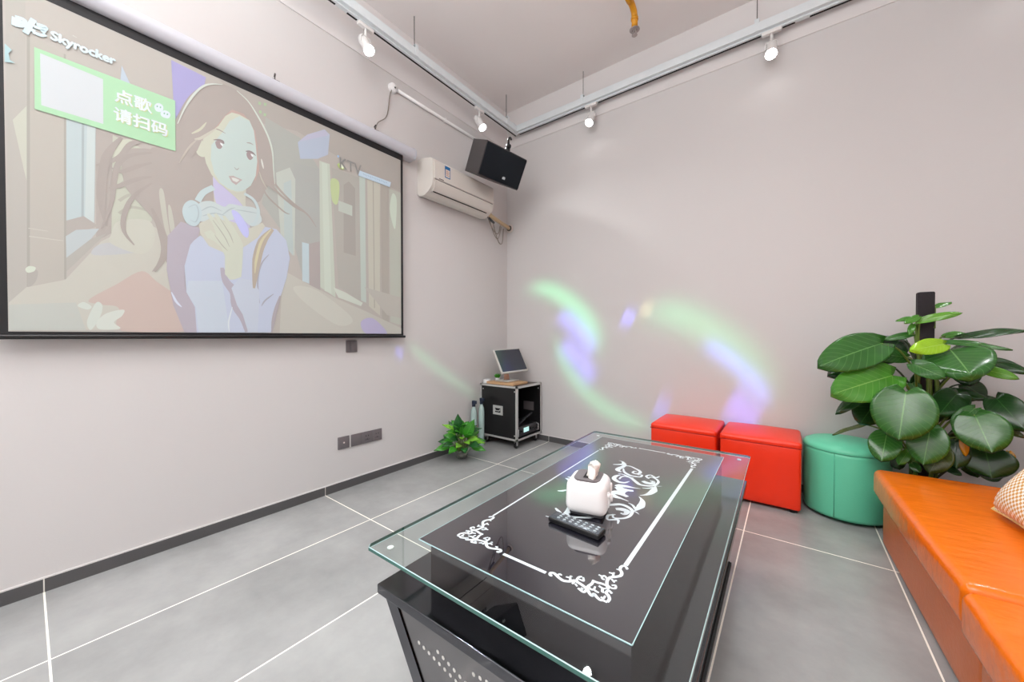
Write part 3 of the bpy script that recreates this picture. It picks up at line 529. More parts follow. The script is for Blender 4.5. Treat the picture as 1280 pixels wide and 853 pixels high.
# ------------------------------------------------------------------ mesh helpers
class MB:
    """Collects shapes; build() links them as ONE mesh object."""
    def __init__(s):
        s.v = []; s.f = []; s.mi = []; s.sm = []; s.cur = 0; s.T = None; s.uv = {}
    def add(s, vs, fs, smooth=False):
        b = len(s.v)
        for p in vs:
            p = Vector(p)
            s.v.append(tuple(s.T @ p) if s.T is not None else tuple(p))
        for f in fs:
            s.f.append([b + i for i in f]); s.mi.append(s.cur); s.sm.append(smooth)
        return b
    def box(s, x0, x1, y0, y1, z0, z1):
        vs = [(x, y, z) for x in (x0, x1) for y in (y0, y1) for z in (z0, z1)]
        s.add(vs, [(0, 1, 3, 2), (4, 6, 7, 5), (0, 4, 5, 1), (2, 3, 7, 6), (0, 2, 6, 4), (1, 5, 7, 3)]); return s
    def rbox(s, c, d, r, n=4, puff=0.0, puffs=0.0, mid=6, taper=0.0):
        """Rounded box centred at c, full sizes d, corner radius r; puff crowns its top, puffs its sides."""
        h = [v / 2 for v in d]; r = min(r, *h)
        def ticks(hh):
            a = [-hh + r * (1 - math.cos(math.pi / 2 * i / n)) for i in range(n + 1)]
            m_ = [-hh + r + (2 * (hh - r)) * i / mid for i in range(1, mid)]
            return a + m_ + [-q for q in reversed(a)]
        T3 = [ticks(q) for q in h]; idx = {}; vs = []; fs = []
        def vid(p):
            k = tuple(round(q, 6) for q in p)
            if k not in idx:
                inn = [max(-h[i] + r, min(h[i] - r, p[i])) for i in range(3)]
                dv = Vector([p[i] - inn[i] for i in range(3)])
                if dv.length > 1e-9: dv = dv.normalized() * r
                q = [inn[i] + dv[i] for i in range(3)]
                fx = max(0, 1 - (q[0] / h[0]) ** 2); fy = max(0, 1 - (q[1] / h[1]) ** 2); fz = max(0, 1 - (q[2] / h[2]) ** 2)
                if q[2] > 0: q[2] += puff * fx * fy * (q[2] / h[2])
                if puffs:
                    q[0] += puffs * (q[0] / h[0]) * fy * fz; q[1] += puffs * (q[1] / h[1]) * fx * fz
                if taper:
                    k2 = 1 - taper * (0.5 + q[2] / d[2]); q[0] *= k2; q[1] *= k2
                idx[k] = len(vs); vs.append((q[0] + c[0], q[1] + c[1], q[2] + c[2]))
            return idx[k]
        for ax in range(3):
            u, w_ = [(1, 2), (2, 0), (0, 1)][ax]
            for sg in (-1, 1):
                for i in range(len(T3[u]) - 1):
                    for j in range(len(T3[w_]) - 1):
                        q = []
                        for a, b in ((i, j), (i + 1, j), (i + 1, j + 1), (i, j + 1)):
                            p = [0, 0, 0]; p[ax] = sg * h[ax]; p[u] = T3[u][a]; p[w_] = T3[w_][b]; q.append(vid(p))
                        if sg < 0: q.reverse()
                        if len(set(q)) >= 3: fs.append(list(dict.fromkeys(q)))
        s.add(vs, fs, True); return s
    def lathe(s, prof, c=(0, 0, 0), n=28, cap=True, M_=None, smooth=True):
        vs = []; fs = []
        for r_, z in prof:
            for k in range(n):
                a = 2 * math.pi * k / n; p = Vector((r_ * math.cos(a), r_ * math.sin(a), z))
                if M_ is not None: p = M_ @ p
                vs.append(p + Vector(c))
        for i in range(len(prof) - 1):
            for k in range(n):
                k2 = (k + 1) % n; fs.append((i * n + k, i * n + k2, (i + 1) * n + k2, (i + 1) * n + k))
        b = s.add(vs, fs, smooth)
        if cap:
            for i, rev in ((0, True), (len(prof) - 1, False)):
                if prof[i][0] > 1e-5:
                    f = [b + i * n + k for k in range(n)]
                    if rev: f.reverse()
                    s.f.append(f); s.mi.append(s.cur); s.sm.append(False)
        return s
    def cyl(s, p0, p1, r0, r1=None, n=20, cap=True):
        p0 = Vector(p0); p1 = Vector(p1); r1 = r0 if r1 is None else r1
        q = (p1 - p0).to_track_quat('Z', 'Y').to_matrix()
        return s.lathe([(r0, 0), (r1, (p1 - p0).length)], p0, n, cap, q)
    def tube(s, pts, rad, n=8, cap=True, smooth=True):
        pts = [Vector(p) for p in pts]; rs = rad if isinstance(rad, (list, tuple)) else [rad] * len(pts)
        t0 = (pts[1] - pts[0]).normalized(); up = Vector((0, 0, 1)) if abs(t0.z) < .9 else Vector((1, 0, 0))
        nrm = (up - t0 * up.dot(t0)).normalized(); vs = []; fs = []
        for i, p in enumerate(pts):
            t = (pts[min(i + 1, len(pts) - 1)] - pts[max(i - 1, 0)]).normalized()
            nrm = (nrm - t * nrm.dot(t)).normalized(); bn = t.cross(nrm)
            for k in range(n):
                a = 2 * math.pi * k / n; vs.append(p + (nrm * math.cos(a) + bn * math.sin(a)) * rs[i])
        for i in range(len(pts) - 1):
            for k in range(n):
                k2 = (k + 1) % n; fs.append((i * n + k, i * n + k2, (i + 1) * n + k2, (i + 1) * n + k))
        if cap:
            fs.append(tuple(reversed(range(n)))); fs.append(tuple((len(pts) - 1) * n + k for k in range(n)))
        s.add(vs, fs, smooth); return s
    def prism(s, prof, a0, a1, axis='y', smooth=False):
        """Closed 2D outline extruded from a0 to a1 along an axis (outline in the two others, in order)."""
        def P(q, a):
            return {'x': (a, q[0], q[1]), 'y': (q[0], a, q[1]), 'z': (q[0], q[1], a)}[axis]
        n = len(prof); vs = [P(q, a0) for q in prof] + [P(q, a1) for q in prof]
        s.add(vs, [(i, (i + 1) % n, n + (i + 1) % n, n + i) for i in range(n)], smooth)
        s.add(vs, [tuple(range(n - 1, -1, -1)), tuple(range(n, 2 * n))]); return s
    def flat(s, pts3):
        tri = tessellate_polygon([[Vector(p) for p in pts3]])
        s.add(pts3, tri); return s
    def build(s, name, mats, parent=None, loc=None, fix=True):
        me = bpy.data.meshes.new(name); me.from_pydata(s.v, [], s.f)
        for m_ in (mats if isinstance(mats, (list, tuple)) else [mats]): me.materials.append(m_)
        for p, mi, sm in zip(me.polygons, s.mi, s.sm): p.material_index = mi; p.use_smooth = sm
        if fix:
            bm = bmesh.new(); bm.from_mesh(me); bmesh.ops.recalc_face_normals(bm, faces=bm.faces); bm.to_mesh(me); bm.free()
        me.update()
        o = bpy.data.objects.new(name, me); COL.objects.link(o)
        if parent is not None: o.parent = parent
        if loc is not None: o.location = loc
        return o

def bevel(o, wd=.003, seg=2):
    m_ = o.modifiers.new('bevel', 'BEVEL'); m_.width = wd; m_.segments = seg; m_.limit_method = 'ANGLE'; m_.angle_limit = R(40)
    for p in o.data.polygons: p.use_smooth = True
    w_ = o.modifiers.new('weighted', 'WEIGHTED_NORMAL'); w_.keep_sharp = True
    return o
def thing(name, label, cat, loc=(0, 0, 0), rz=0.0, group=None):
    o = bpy.data.objects.new(name, None); COL.objects.link(o); o.empty_display_size = .1
    o.location = loc; o.rotation_euler = (0, 0, rz); o['label'] = label; o['category'] = cat
    if group: o['group'] = group
    return o
def tag(o, label, cat, group=None):
    o['label'] = label; o['category'] = cat
    if group: o['group'] = group
    return o
def struct(o):
    o['kind'] = 'structure'; return o
def spline(pts, n=6, closed=False):
    pts = [Vector(p) for p in pts]; N = len(pts); out = []
    if N < 3 and not closed: return pts
    rng = range(N) if closed else range(N - 1)
    for i in rng:
        if closed: p0, p1, p2, p3 = pts[i - 1], pts[i], pts[(i + 1) % N], pts[(i + 2) % N]
        else: p0, p1, p2, p3 = pts[max(i - 1, 0)], pts[i], pts[i + 1], pts[min(i + 2, N - 1)]
        for k in range(n):
            t = k / n
            out.append(.5 * ((2 * p1) + (p2 - p0) * t + (2 * p0 - 5 * p1 + 4 * p2 - p3) * t * t + (3 * p1 - p0 - 3 * p2 + p3) * t ** 3))
    if not closed: out.append(pts[-1])
    return out
def ribbon(pts, widths, n=6):
    """Outline quads of a 2D stroke with varying width."""
    P = spline([(p[0], p[1], 0) for p in pts], n); K = len(P); q = []
    for i, p in enumerate(P):
        t = (P[min(i + 1, K - 1)] - P[max(i - 1, 0)]).normalized() if K > 1 else Vector((1, 0, 0))
        u = i / max(1, K - 1) * (len(widths) - 1); a = int(min(u, len(widths) - 2)) if len(widths) > 1 else 0
        wd = widths[a] + (widths[a + 1] - widths[a]) * (u - a) if len(widths) > 1 else widths[0]
        nn = Vector((-t.y, t.x, 0)) * wd / 2; q.append((p + nn, p - nn))
    return [[(q[i][0].x, q[i][0].y), (q[i][1].x, q[i][1].y), (q[i + 1][1].x, q[i + 1][1].y), (q[i + 1][0].x, q[i + 1][0].y)] for i in range(K - 1)]
def text_mesh(body, size):
    c = bpy.data.curves.new('lettering', 'FONT'); c.body = body; c.size = size; c.resolution_u = 3
    o = bpy.data.objects.new('lettering', c); COL.objects.link(o); bpy.context.view_layer.update()
    me = bpy.data.meshes.new_from_object(o.evaluated_get(bpy.context.evaluated_depsgraph_get()))
    vs = [tuple(v.co) for v in me.vertices]; fs = [tuple(p.vertices) for p in me.polygons]
    bpy.data.objects.remove(o); bpy.data.curves.remove(c); bpy.data.meshes.remove(me)
    return vs, fs

# ------------------------------------------------------------------ the room
def slab(name, x0, x1, y0, y1, z0, z1, m):
    return struct(MB().box(x0, x1, y0, y1, z0, z1).build(name, m))
slab('floor', WX - .12, RX + .12, FY - .12, WY + .12, -.1, 0, M['floor'])
slab('ceiling', WX - .12, RX + .12, FY - .12, WY + .12, CZ, CZ + .1, M['ceiling'])
slab('wall_left', WX - .12, WX, FY - .12, WY + .12, 0, CZ, M['wall'])
slab('wall_back', WX, RX, WY, WY + .12, 0, CZ, M['wall'])
slab('wall_right', RX, RX + .12, FY - .12, WY + .12, 0, CZ, M['wall'])
slab('wall_front', WX, RX, FY - .12, FY, 0, CZ, M['wall'])
# thicker finish coat above 3.2 m: a faint step along both walls
slab('trim_1', WX, WX + .006, FY, WY, 3.19, CZ, M['plaster'])
slab('trim_2', WX, RX, WY - .006, WY, 3.19, CZ, M['plaster'])
BH = .056
def skirt(name, x0, x1, y0, y1, cuts, along):
    m = MB().box(x0, x1, y0, y1, 0, BH)
    m.cur = 1
    for c in cuts:
        if along == 'y': m.box(x0, x1 + .0006, c - .002, c + .002, 0, BH + .0004)
        else: m.box(c - .002, c + .002, y0 - .0006, y1, 0, BH + .0004)
    # plaster bead on top
    m.cur = 2
    if along == 'y': m.box(x0, x0 + .008, y0, y1, BH, BH + .006)
    else: m.box(x0, x1, y1 - .008, y1, BH, BH + .006)
    return struct(m.build(name, [M['skirting'], M['grout'], M['plaster']]))
skirt('baseboard_left', WX, WX + .012, FY, WY, [.042 - 1.2, .042, 1.242, 2.442], 'y')
skirt('baseboard_back', WX + .012, RX, WY - .012, WY, [-.199 + .6 * k for k in range(-3, 3)], 'x')
slab('baseboard_right', RX - .012, RX, FY, WY - .012, 0, BH, M['skirting'])

# ------------------------------------------------------------------ lighting track hung on rods
def track_run(name, label, length, loc, rz, gaps, rods):
    """Runs along local +x; local -y is the wall side."""
    t = thing(name, label, 'lighting track', loc, rz)
    m = MB()
    m.prism([(.034, .0), (.034, .062), (.024, .062), (.024, .059), (.031, .059), (.031, .003), (-.022, .003), (-.022, .059), (-.017, .059), (-.017, .062), (-.025, .062), (-.025, 0)], 0, length, 'x')
    bevel(m.build('tray', M['galv'], t), .001, 1)
    m = MB().box(0, length, -.024, .006, -.012, 0)
    m.build('rail', M['galv'], t)
    k = MB(); x = 0
    for g0, g1 in list(gaps) + [(length, length)]:
        if g0 > x: k.box(x, g0, -.0245, -.010, -.0135, -.0115)
        x = g1
        if 1.0 < g0 < length: k.box(x, x + .07, -.0245, -.010, -.0135, -.0115); x += .15
    k.build('rail_slot', M['black_gap'], t)
    for x in rods:
        h = MB().box(x - .014, x + .014, .0348, .039, .0, .087).box(x - .014, x + .014, -.01, .0348, .084, .087)
        b = h.build('hanger_clip', M['galv'], t)
        r = MB().cyl((x, .008, .02), (x, .008, CZ - loc[2]), .0028, n=8).cyl((x, .008, .088), (x, .008, .096), .008, n=6)
        r.build('hanger_rod', M['rod'], t)
    return t
LEFT_LAMPS = [1.46, 2.64, .30, -.85]
BACK_LAMPS = [-1.50, -.12, 1.0]
LH = .062
t1 = track_run('lighting_track', 'long galvanised track with black slot above the projection screen and left wall', WY - .085 - FY - .05, (TRX, TRY + .02, TRZ), R(-90),
    [(TRY + .02 - y - LH, TRY + .02 - y + LH) for y in sorted(LEFT_LAMPS, reverse=True) for q in (0,)], [.20, 1.37, 2.5, 3.9])
t2 = track_run('lighting_track', 'galvanised lighting track hung along the back wall above the red stools', RX - TRX - .06, (TRX + .034, TRY, TRZ), 0,
    [(x - TRX - .034 - LH, x - TRX - .034 + LH) for x in BACK_LAMPS], [.76, 2.13, 3.3])
for c in t2.children:   # mirror so the slot faces the back wall
    for v in c.data.vertices: v.co.y = -v.co.y
    c.data.flip_normals()

def track_light(label, loc, tilt, yaw, power, group=None):
    t = thing('track_light', label, 'spotlight', (loc[0], loc[1], TRZ - .012), yaw, group)
    a = MB().rbox((0, 0, -.012), (.03, .115, .024), .004, 2, mid=2); a.build('adapter', M['lampwhite'], t)
    s_ = MB().cyl((0, 0, -.02), (0, 0, -.075), .009, n=12)
    s_.tube([(0, -.036, -.125), (0, -.036, -.09), (0, -.028, -.078), (0, 0, -.075), (0, .028, -.078), (0, .036, -.09), (0, .036, -.125)], .0045, 8)
    s_.build('yoke', M['lampwhite'], t)
    Q = Euler((0, tilt, 0)).to_matrix()
    h = MB()
    h.lathe([(.012, .075), (.030, .072), (.034, .05), (.034, -.045), (.038, -.062), (.0385, -.078), (.036, -.078), (.034, -.07), (.0, -.068)], (0, 0, -.130), 28, True, Q)
    h.build('housing', M['lampwhite'], t)
    g = MB().lathe([(.0, -.0705), (.033, -.0705), (.0335, -.076), (.0, -.077)], (0, 0, -.130), 28, False, Q)
    g.build('lens', M['lamp_glow'], t)
    d = bpy.data.lights.new('track_spot', 'SPOT'); d.energy = power; d.color = LAMP_COLOR
    d.spot_size = R(96); d.spot_blend = 1.0; d.shadow_soft_size = .035
    o = bpy.data.objects.new('track_spot', d); COL.objects.link(o); o.parent = t
    o.location = Vector((0, 0, -.130)) + Q @ Vector((0, 0, -.081)); o.rotation_euler = (0, tilt, 0)
    return t
LX = TRX - .01
track_light('lit white track spotlight above the middle of the projection screen', (LX, LEFT_LAMPS[0], 0), R(-34), 0, LAMP_W)
track_light('lit white track spotlight just above the black loudspeaker', (LX, LEFT_LAMPS[1], 0), R(-34), 0, LAMP_W)
track_light('lit white track spotlight on back track nearest the room corner', (BACK_LAMPS[0], TRY, 0), R(34), R(-90) + R(180), LAMP_W)
track_light('lit white track spotlight on back track, farther right, beyond the yellow pipe', (BACK_LAMPS[1], TRY, 0), R(34), R(90), LAMP_W)
track_light('track spotlight over the left end of the projection screen', (LX, LEFT_LAMPS[2], 0), R(-34), 0, LAMP_W)
track_light('track spotlight behind the camera on the left track', (LX, LEFT_LAMPS[3], 0), R(-34), 0, LAMP_W)
track_light('track spotlight at the right end of the back track', (BACK_LAMPS[2], TRY, 0), R(34), R(90), LAMP_W)

# ------------------------------------------------------------------ yellow fire pipe with sprinkler
PZ = 3.50
t = thing('sprinkler_pipe', 'yellow fire sprinkler pipe with metal head under the ceiling', 'pipe', (-.93, 2.72, PZ))
p = MB().tube([(.06, -3.4, 0), (.02, -1.2, 0), (.0, -.10, 0), (.0, -.04, -.004), (.0, .0, -.022), (.0, .012, -.06), (.0, .012, -.125)], .0215, 14)
p.cyl((0, -.14, 0), (0, -.08, 0), .026, n=16); p.cyl((0, .012, -.055), (0, .012, -.075), .026, n=16)
p.build('pipe', M['yellow_pipe'], t)
c = MB().tube([(-.034, -.16, -.012), (-.03, -.16, .02), (0, -.16, .034), (.03, -.16, .02), (.034, -.16, -.012)], .005, 6).cyl((0, -.16, .03), (0, -.16, CZ - PZ), .004, n=8)
c.cyl((-.05, -.16, -.012), (.05, -.16, -.012), .006, n=8)
c.build('pipe_clamp', M['rod'], t)
c2 = c.build('pipe_clamp', M['rod'], t); c2.location = (0, -1.3, 0)
h = MB().cyl((0, .012, -.125), (0, .012, -.142), .013, n=12).cyl((0, .012, -.142), (0, .012, -.146), .036, .036, n=20)
h.tube([(-.014, .012, -.146), (-.018, .012, -.165), (0, .012, -.182)], .003, 6).tube([(.014, .012, -.146), (.018, .012, -.165), (0, .012, -.182)], .003, 6)
h.cyl((0, .012, -.150), (0, .012, -.178), .004, n=8).cyl((0, .012, -.182), (0, .012, -.185), .02, n=14)
h.build('sprinkler_head', M['brass'], t)

# ------------------------------------------------------------------ projection screen
SX = -2.5
IY0, IY1, IZ0, IZ1 = -.036, 1.832, 1.119, 2.508
t = thing('projection_screen', 'large pull-down projection screen showing a picture of a long-haired girl', 'projection screen', (0, 0, 0))
b = MB()
b.box(SX - .002, SX, IY0 - .045, IY1 + .022, IZ0 - .012, IZ1 + .052)
b.build('black_border', M['black_cloth'], t)
def clip(poly):
    def cut(P, f):
        out = []
        for i in range(len(P)):
            a, b2 = P[i - 1], P[i]; fa, fb = f(a), f(b2)
            if (fa >= 0) != (fb >= 0):
                k = fa / (fa - fb); out.append((a[0] + (b2[0] - a[0]) * k, a[1] + (b2[1] - a[1]) * k))
            if fb >= 0: out.append(b2)
        return out
    for f in (lambda p: p[0] - IY0, lambda p: IY1 - p[0], lambda p: p[1] - IZ0, lambda p: IZ1 - p[1]):
        if not poly: return poly
        poly = cut(poly, f)
    return poly
pv, pf, pc = [], [], []
lay = [SX + .0006]
def addpoly(poly, col, do_clip=True, tri=None):
    if tri is None:
        if do_clip: poly = clip([(p[0], p[1]) for p in poly])
        if len(poly) < 3: return
        tri = tessellate_polygon([[Vector((p[0], p[1], 0)) for p in poly]])
    b0 = len(pv)
    for p in poly: pv.append((lay[0], p[0], p[1]))
    for f in tri:
        a, b2, c3 = [poly[i] for i in f]
        cr = (b2[0] - a[0]) * (c3[1] - a[1]) - (b2[1] - a[1]) * (c3[0] - a[0])
        f = list(f) if cr > 0 else list(reversed(f))
        pf.append([b0 + i for i in f]); pc.append(col)
def nxt(): lay[0] += .00003
addpoly([(IY0, IZ0), (IY1, IZ0), (IY1, IZ1), (IY0, IZ1)], srgb((172, 167, 161)))
def picture_text(body, y, z, width, height, col, slant=0.0, bold=0.0):
    vs, fs = text_mesh(body, 1.0)
    x0 = min(v[0] for v in vs); x1 = max(v[0] for v in vs); y0 = min(v[1] for v in vs); y1 = max(v[1] for v in vs)
    for dx, dz in (((0, 0),) if not bold else ((0, 0), (bold, 0), (-bold, 0), (0, bold), (0, -bold))):
        nxt(); pts = []
        for v in vs:
            a = (v[0] - x0) / (x1 - x0); c4 = (v[1] - y0) / (y1 - y0)
            pts.append((y + dx + a * width + slant * c4 * height, z + dz + c4 * height))
        tris = []
        for f in fs:
            for k in range(1, len(f) - 1): tris.append((f[0], f[k], f[k + 1]))
        addpoly(pts, col, False, tris)
for kind, col, pts, a, b2 in PICTURE:
    nxt(); c = srgb(col)
    if kind == 'f':
        addpoly([(p.x, p.y) for p in spline([(q[0], q[1], 0) for q in pts], 5, True)] if a else pts, c)
    else:
        ws = [a * .35, a, a, a * .25] if b2 else [a, a]
        for q in ribbon(pts, ws, 5): addpoly(q, c)
YG = srgb((196, 208, 140)); LW = srgb((214, 226, 236))
for off, cc in ((.003, YG), (0, LW)):
    picture_text('点歌', .266 + off, 2.186 - off, .122, .062, cc, 0, .0016)
    picture_text('请扫码', .262 + off, 2.098 - off, .182, .062, cc, 0, .0016)
picture_text('Skyrocker', .082, 2.340, .185, .048, srgb((206, 230, 240)), .05, .0022)
picture_text('KTV', 1.330, 2.268, .160, .072, srgb((130, 130, 130)), 0, .0012)
me = bpy.data.meshes.new('picture'); me.from_pydata(pv, [], pf); me.materials.append(M['picture'])
ca = me.color_attributes.new('Col', 'FLOAT_COLOR', 'CORNER')
li = 0
for p, c in zip(me.polygons, pc):
    for k in p.loop_indices: ca.data[k].color = (*c, 1)
po = bpy.data.objects.new('picture', me); COL.objects.link(po); po.parent = t; po['label'] = 'projected picture of a girl with headphones, scarf and blue top'
c = MB()
prof = [(-2.558, 2.645), (-2.53, 2.655), (-2.50, 2.652), (-2.473, 2.635), (-2.462, 2.61), (-2.463, 2.585), (-2.475, 2.563), (-2.49, 2.556), (-2.512, 2.556), (-2.54, 2.552), (-2.558, 2.56)]
prof = [(q.x, q.y) for q in spline([(a, b2, 0) for a, b2 in prof], 3, True)]
c.prism(prof, -.32, 1.95, 'y', True)
c.build('roller_case', M['screen_case'], t)
e = MB(); e.prism([((q[0] + 2.51) * 1.05 - 2.508, (q[1] - 2.60) * 1.05 + 2.60) for q in prof], 1.95, 1.962, 'y'); e.build('end_cap', M['screen_case'], t)
bb = MB().rbox((SX - .001, (IY0 + IY1) / 2 - .01, IZ0 - .022), (.022, IY1 - IY0 + .10, .020), .007, 3, mid=1); bb.build('bottom_bar', M['black'], t)
for y in (.94, 1.62):
    k = MB().box(-2.558, -2.50, y - .02, y + .02, 2.652, 2.656).cyl((-2.52, y, 2.656), (-2.52, y, 2.69), .003, n=8).cyl((-2.535, y + .004, 2.69), (-2.505, y - .004, 2.692), .005, n=8)
    k.build('wall_bracket', M['rod'], t)

# ------------------------------------------------------------------ conduit and cable to the screen
t = thing('wall_conduit', 'white cable conduit with round box high on the left wall', 'conduit', (WX, 1.80, 3.085))
MB().cyl((.014, .04, 0), (.014, 1.45, .0), .0135, n=14).build('tube', M['white_plastic'], t)
MB().lathe([(.0, .034), (.03, .032), (.036, .024), (.038, 0)], (0, 0, 0), 24, False, Matrix.Rotation(R(90), 3, 'Y')).build('junction_box', M['white_plastic'], t)
MB().cyl((.033, .004, -.004), (.0355, .004, -.004), .007, n=12).build('cable_hole', M['black'], t)
MB().tube(spline([(.02, -.02, -.03), (.012, -.03, -.08), (.010, -.045, -.2), (.012, -.07, -.27), (.02, -.14, -.34), (.035, -.17, -.40), (.04, -.175, -.425)], 6), .0035, 6).build('cable', M['cable_grey'], t)
for y in (.55, 1.05): MB().box(.0, .03, y - .006, y + .006, -.016, .016).build('pipe_clip', M['white_plastic'], t)

# ------------------------------------------------------------------ air conditioner
t = thing('air_conditioner', 'ivory wall air conditioner with blue energy sticker between screen and loudspeaker', 'air conditioner', (WX, 2.05, 2.29))
D = .195; L_ = .78
prof = [(0, .03), (0, .315), (.06, .318), (D - .03, .298), (D - .008, .285), (D, .268), (D + .004, .18), (D + .002, .11), (D - .012, .065), (D - .05, .028), (D - .09, .010), (.08, .0), (.02, .008)]
m = MB(); m.prism(prof, 0, L_, 'y', False)
bevel(m.build('body', M['ac_plastic'], t), .006, 3)
m = MB(); m.prism([(D - .002, .272), (D + .007, .268), (D + .0105, .18), (D + .009, .122), (D - .0, .122)], .012, L_ - .012, 'y'); bevel(m.build('front_panel', M['ac_plastic'], t), .003, 2)
m = MB(); m.prism([(D + .003, .114), (D + .008, .113), (D - .008, .060), (D - .052, .022), (D - .055, .026), (D - .012, .064)], .03, L_ - .05, 'y'); bevel(m.build('air_flap', M['ac_plastic'], t), .002, 2)
MB().prism([(D + .006, .117), (D + .0075, .117), (D + .0075, .113), (D + .006, .113)], .02, L_ - .02, 'y').build('panel_gap', M['grey_plastic'], t)
MB().prism([(D - .045, .027), (D - .038, .031), (D - .036, .029), (D - .043, .024)], .04, L_ - .06, 'y').build('outlet_gap', M['black_gap'], t)
s_ = MB().box(D + .009, D + .0118, .125, .185, .165, .262); s_.cur = 1
s_.box(D + .009, D + .0122, .125, .185, .235, .262); s_.box(D + .009, D + .0122, .125, .131, .17, .235); s_.box(D + .009, D + .0122, .179, .185, .17, .235); s_.box(D + .009, D + .0122, .125, .185, .163, .170)
s_.cur = 2
for i in range(4): s_.box(D + .009, D + .0124, .137, .172 - .006 * (i % 2), .182 + i * .012, .187 + i * .012)
s_.build('energy_label', [M['label_white'], M['blue_label'], M['pinkish']], t)
MB().box(D + .008, D + .0118, .06, .112, .128, .134).build('maker_mark', M['grey_plastic'], t)
MB().cyl((D + .008, .40, .13), (D + .0115, .40, .13), .006, n=12).build('status_light', M['label_white'], t)

t = thing('refrigerant_pipes', 'taped beige air conditioner pipes bending into the wall hole at the corner', 'pipe', (WX, 2.84, 2.33))
MB().tube(spline([(.12, -.004, .02), (.13, .03, -.01), (.12, .12, -.02), (.10, .25, -.03), (.08, .35, -.03), (.055, .42, -.03), (.04, .445, -.028)], 5), .020, 12).build('wrapped_hose', M['hose'], t)
MB().tube(spline([(.10, .008, .06), (.10, .04, .04), (.10, .06, .0), (.11, .03, -.03), (.11, .10, -.06)], 5), .012, 8).build('connector_joint', M['dark_grey'], t)
m = MB()
m.tube(spline([(.10, .0, 0), (.10, .06, -.09), (.10, .13, -.15), (.09, .20, -.14), (.08, .24, -.05)], 6), .005, 6)
m.tube(spline([(.09, .10, -.03), (.09, .16, -.17), (.08, .23, -.24), (.06, .30, -.21), (.06, .32, -.06)], 6), .005, 6)
m.tube(spline([(.10, .03, .0), (.09, .10, -.13), (.08, .20, -.20), (.07, .27, -.05)], 6), .004, 6)
m.build('hanging_cables', M['cable_grey'], t)
MB().lathe([(.045, 0), (.045, .012), (.03, .014), (.03, 0)], (.052, .449, -.028), 20, False, Matrix.Rotation(R(90), 3, 'X')).build('wall_sleeve', M['label_white'], t)
MB().lathe([(.030, 0), (.030, .02), (.0, .02)], (.052, .449, -.028), 20, False, Matrix.Rotation(R(90), 3, 'X')).build('sleeve_opening', M['black'], t)

# ------------------------------------------------------------------ loudspeaker
def rot_zxy(a, b, c): return (Matrix.Rotation(a, 3, 'Z') @ Matrix.Rotation(b, 3, 'X') @ Matrix.Rotation(c, 3, 'Y'))
t = thing('loudspeaker', 'black trapezoid loudspeaker tilted down on the left wall near the corner', 'loudspeaker', (-2.076, 2.623, 2.628))
t.rotation_euler = rot_zxy(1.447, .473, 0).to_euler()
m = MB(); w2, d2, h2 = .25, .29, .14
m.prism([(-w2, 0), (w2, 0), (w2 * .74, d2), (-w2 * .74, d2)], -h2, h2, 'z'); bevel(m.build('cabinet', M['speaker_side'], t), .004, 2)
m = MB(); m.rbox((0, -.006, 0), (.486, .018, .266), .007, 2, mid=2); m.build('grille', M['grille'], t)
m = MB(); m.box(-w2 * .98, w2 * .98, -.004, .003, -h2 * .995, -h2 * .955); m.box(-w2 * .98, w2 * .98, -.004, .003, h2 * .955, h2 * .995)
m.build('front_trim', M['speaker_side'], t)
m = MB()
for x in (-.0135, -.0045, .0045, .0135): m.box(x - .0030 + .03, x + .0030 + .03, -.0175, -.0148, -.098, -.074 - abs(x) * .4)
m.box(.018, .042, -.0175, -.0148, -.092, -.087)
m.build('badge', M['speaker_badge'], t)
m = MB()
m.cyl((.03, .05, h2), (.03, .05, h2 + .02), .024, n=16); m.rbox((.03, .05, h2 + .040), (.046, .044, .044), .02, 3, mid=2)
m.tube(spline([(.03, .05, h2 + .05), (.012, .05, h2 + .072), (.008, .05, h2 + .094), (.026, .055, h2 + .108), (.045, .06, h2 + .10)], 5), .010, 10)
m.build('swivel_mount', M['black'], t)
# arm from the back of the cabinet to the left wall
inv = t.rotation_euler.to_matrix().inverted()
def wl(x, y, z): return inv @ (Vector((x, y, z)) - Vector(t.location))
m = MB(); m.tube([Vector((.05, .285, .03)), wl(-2.47, 2.86, 2.80), wl(-2.55, 2.90, 2.80)], .014, 10)
m.cyl(wl(-2.55, 2.90, 2.80), wl(-2.559, 2.90, 2.80), .035, n=20)
m.build('wall_arm', M['black'], t)

# ------------------------------------------------------------------ sockets
def plate(name, label, y, z, n, kind):
    t = thing(name, label, 'wall switch' if kind == 'switch' else 'wall socket', (WX, y, z))
    W_ = .088
    for i in range(n):
        yy = (i - (n - 1) / 2) * (W_ - .004)
        f = MB().rbox((.005, yy, 0), (.010, W_ - .004, W_), .003, 2, mid=1); fo = f.build('plate', M['grey_plastic'], t)
        if kind == 'tv':
            MB().cyl((.009, yy, 0), (.0125, yy, 0), .006, n=14).build('jack', M['label_white'], fo)
        elif kind == 'socket' and i > 0:
            h = MB()
            for dy, dz, ww, hh in ((-.01, .012, .003, .009), (.01, .012, .003, .009), (0, -.014, .003, .010), (-.012, -.016, .009, .003), (.012, -.016, .009, .003)):
                h.box(.0098, .0104, yy + dy - ww / 2 - .001, yy + dy + ww / 2 + .001, dz - hh / 2, dz + hh / 2)
            h.build('pin_holes', M['black_gap'], fo)
        elif kind == 'switch':
            for k in (-1, 0, 1): MB().rbox((.0105, yy + k * .024, 0), (.003, .022, .066), .0012, 1, mid=1).build('rocker', M['grey_plastic'], fo)
        else:
            MB().rbox((.0102, yy, 0), (.002, .066, .066), .001, 1, mid=1).build('blank_cover', M['grey_plastic'], fo)
    return t
plate('wall_socket', 'single square grey outlet with pale jack low on the left wall', 1.378, .335, 1, 'tv')
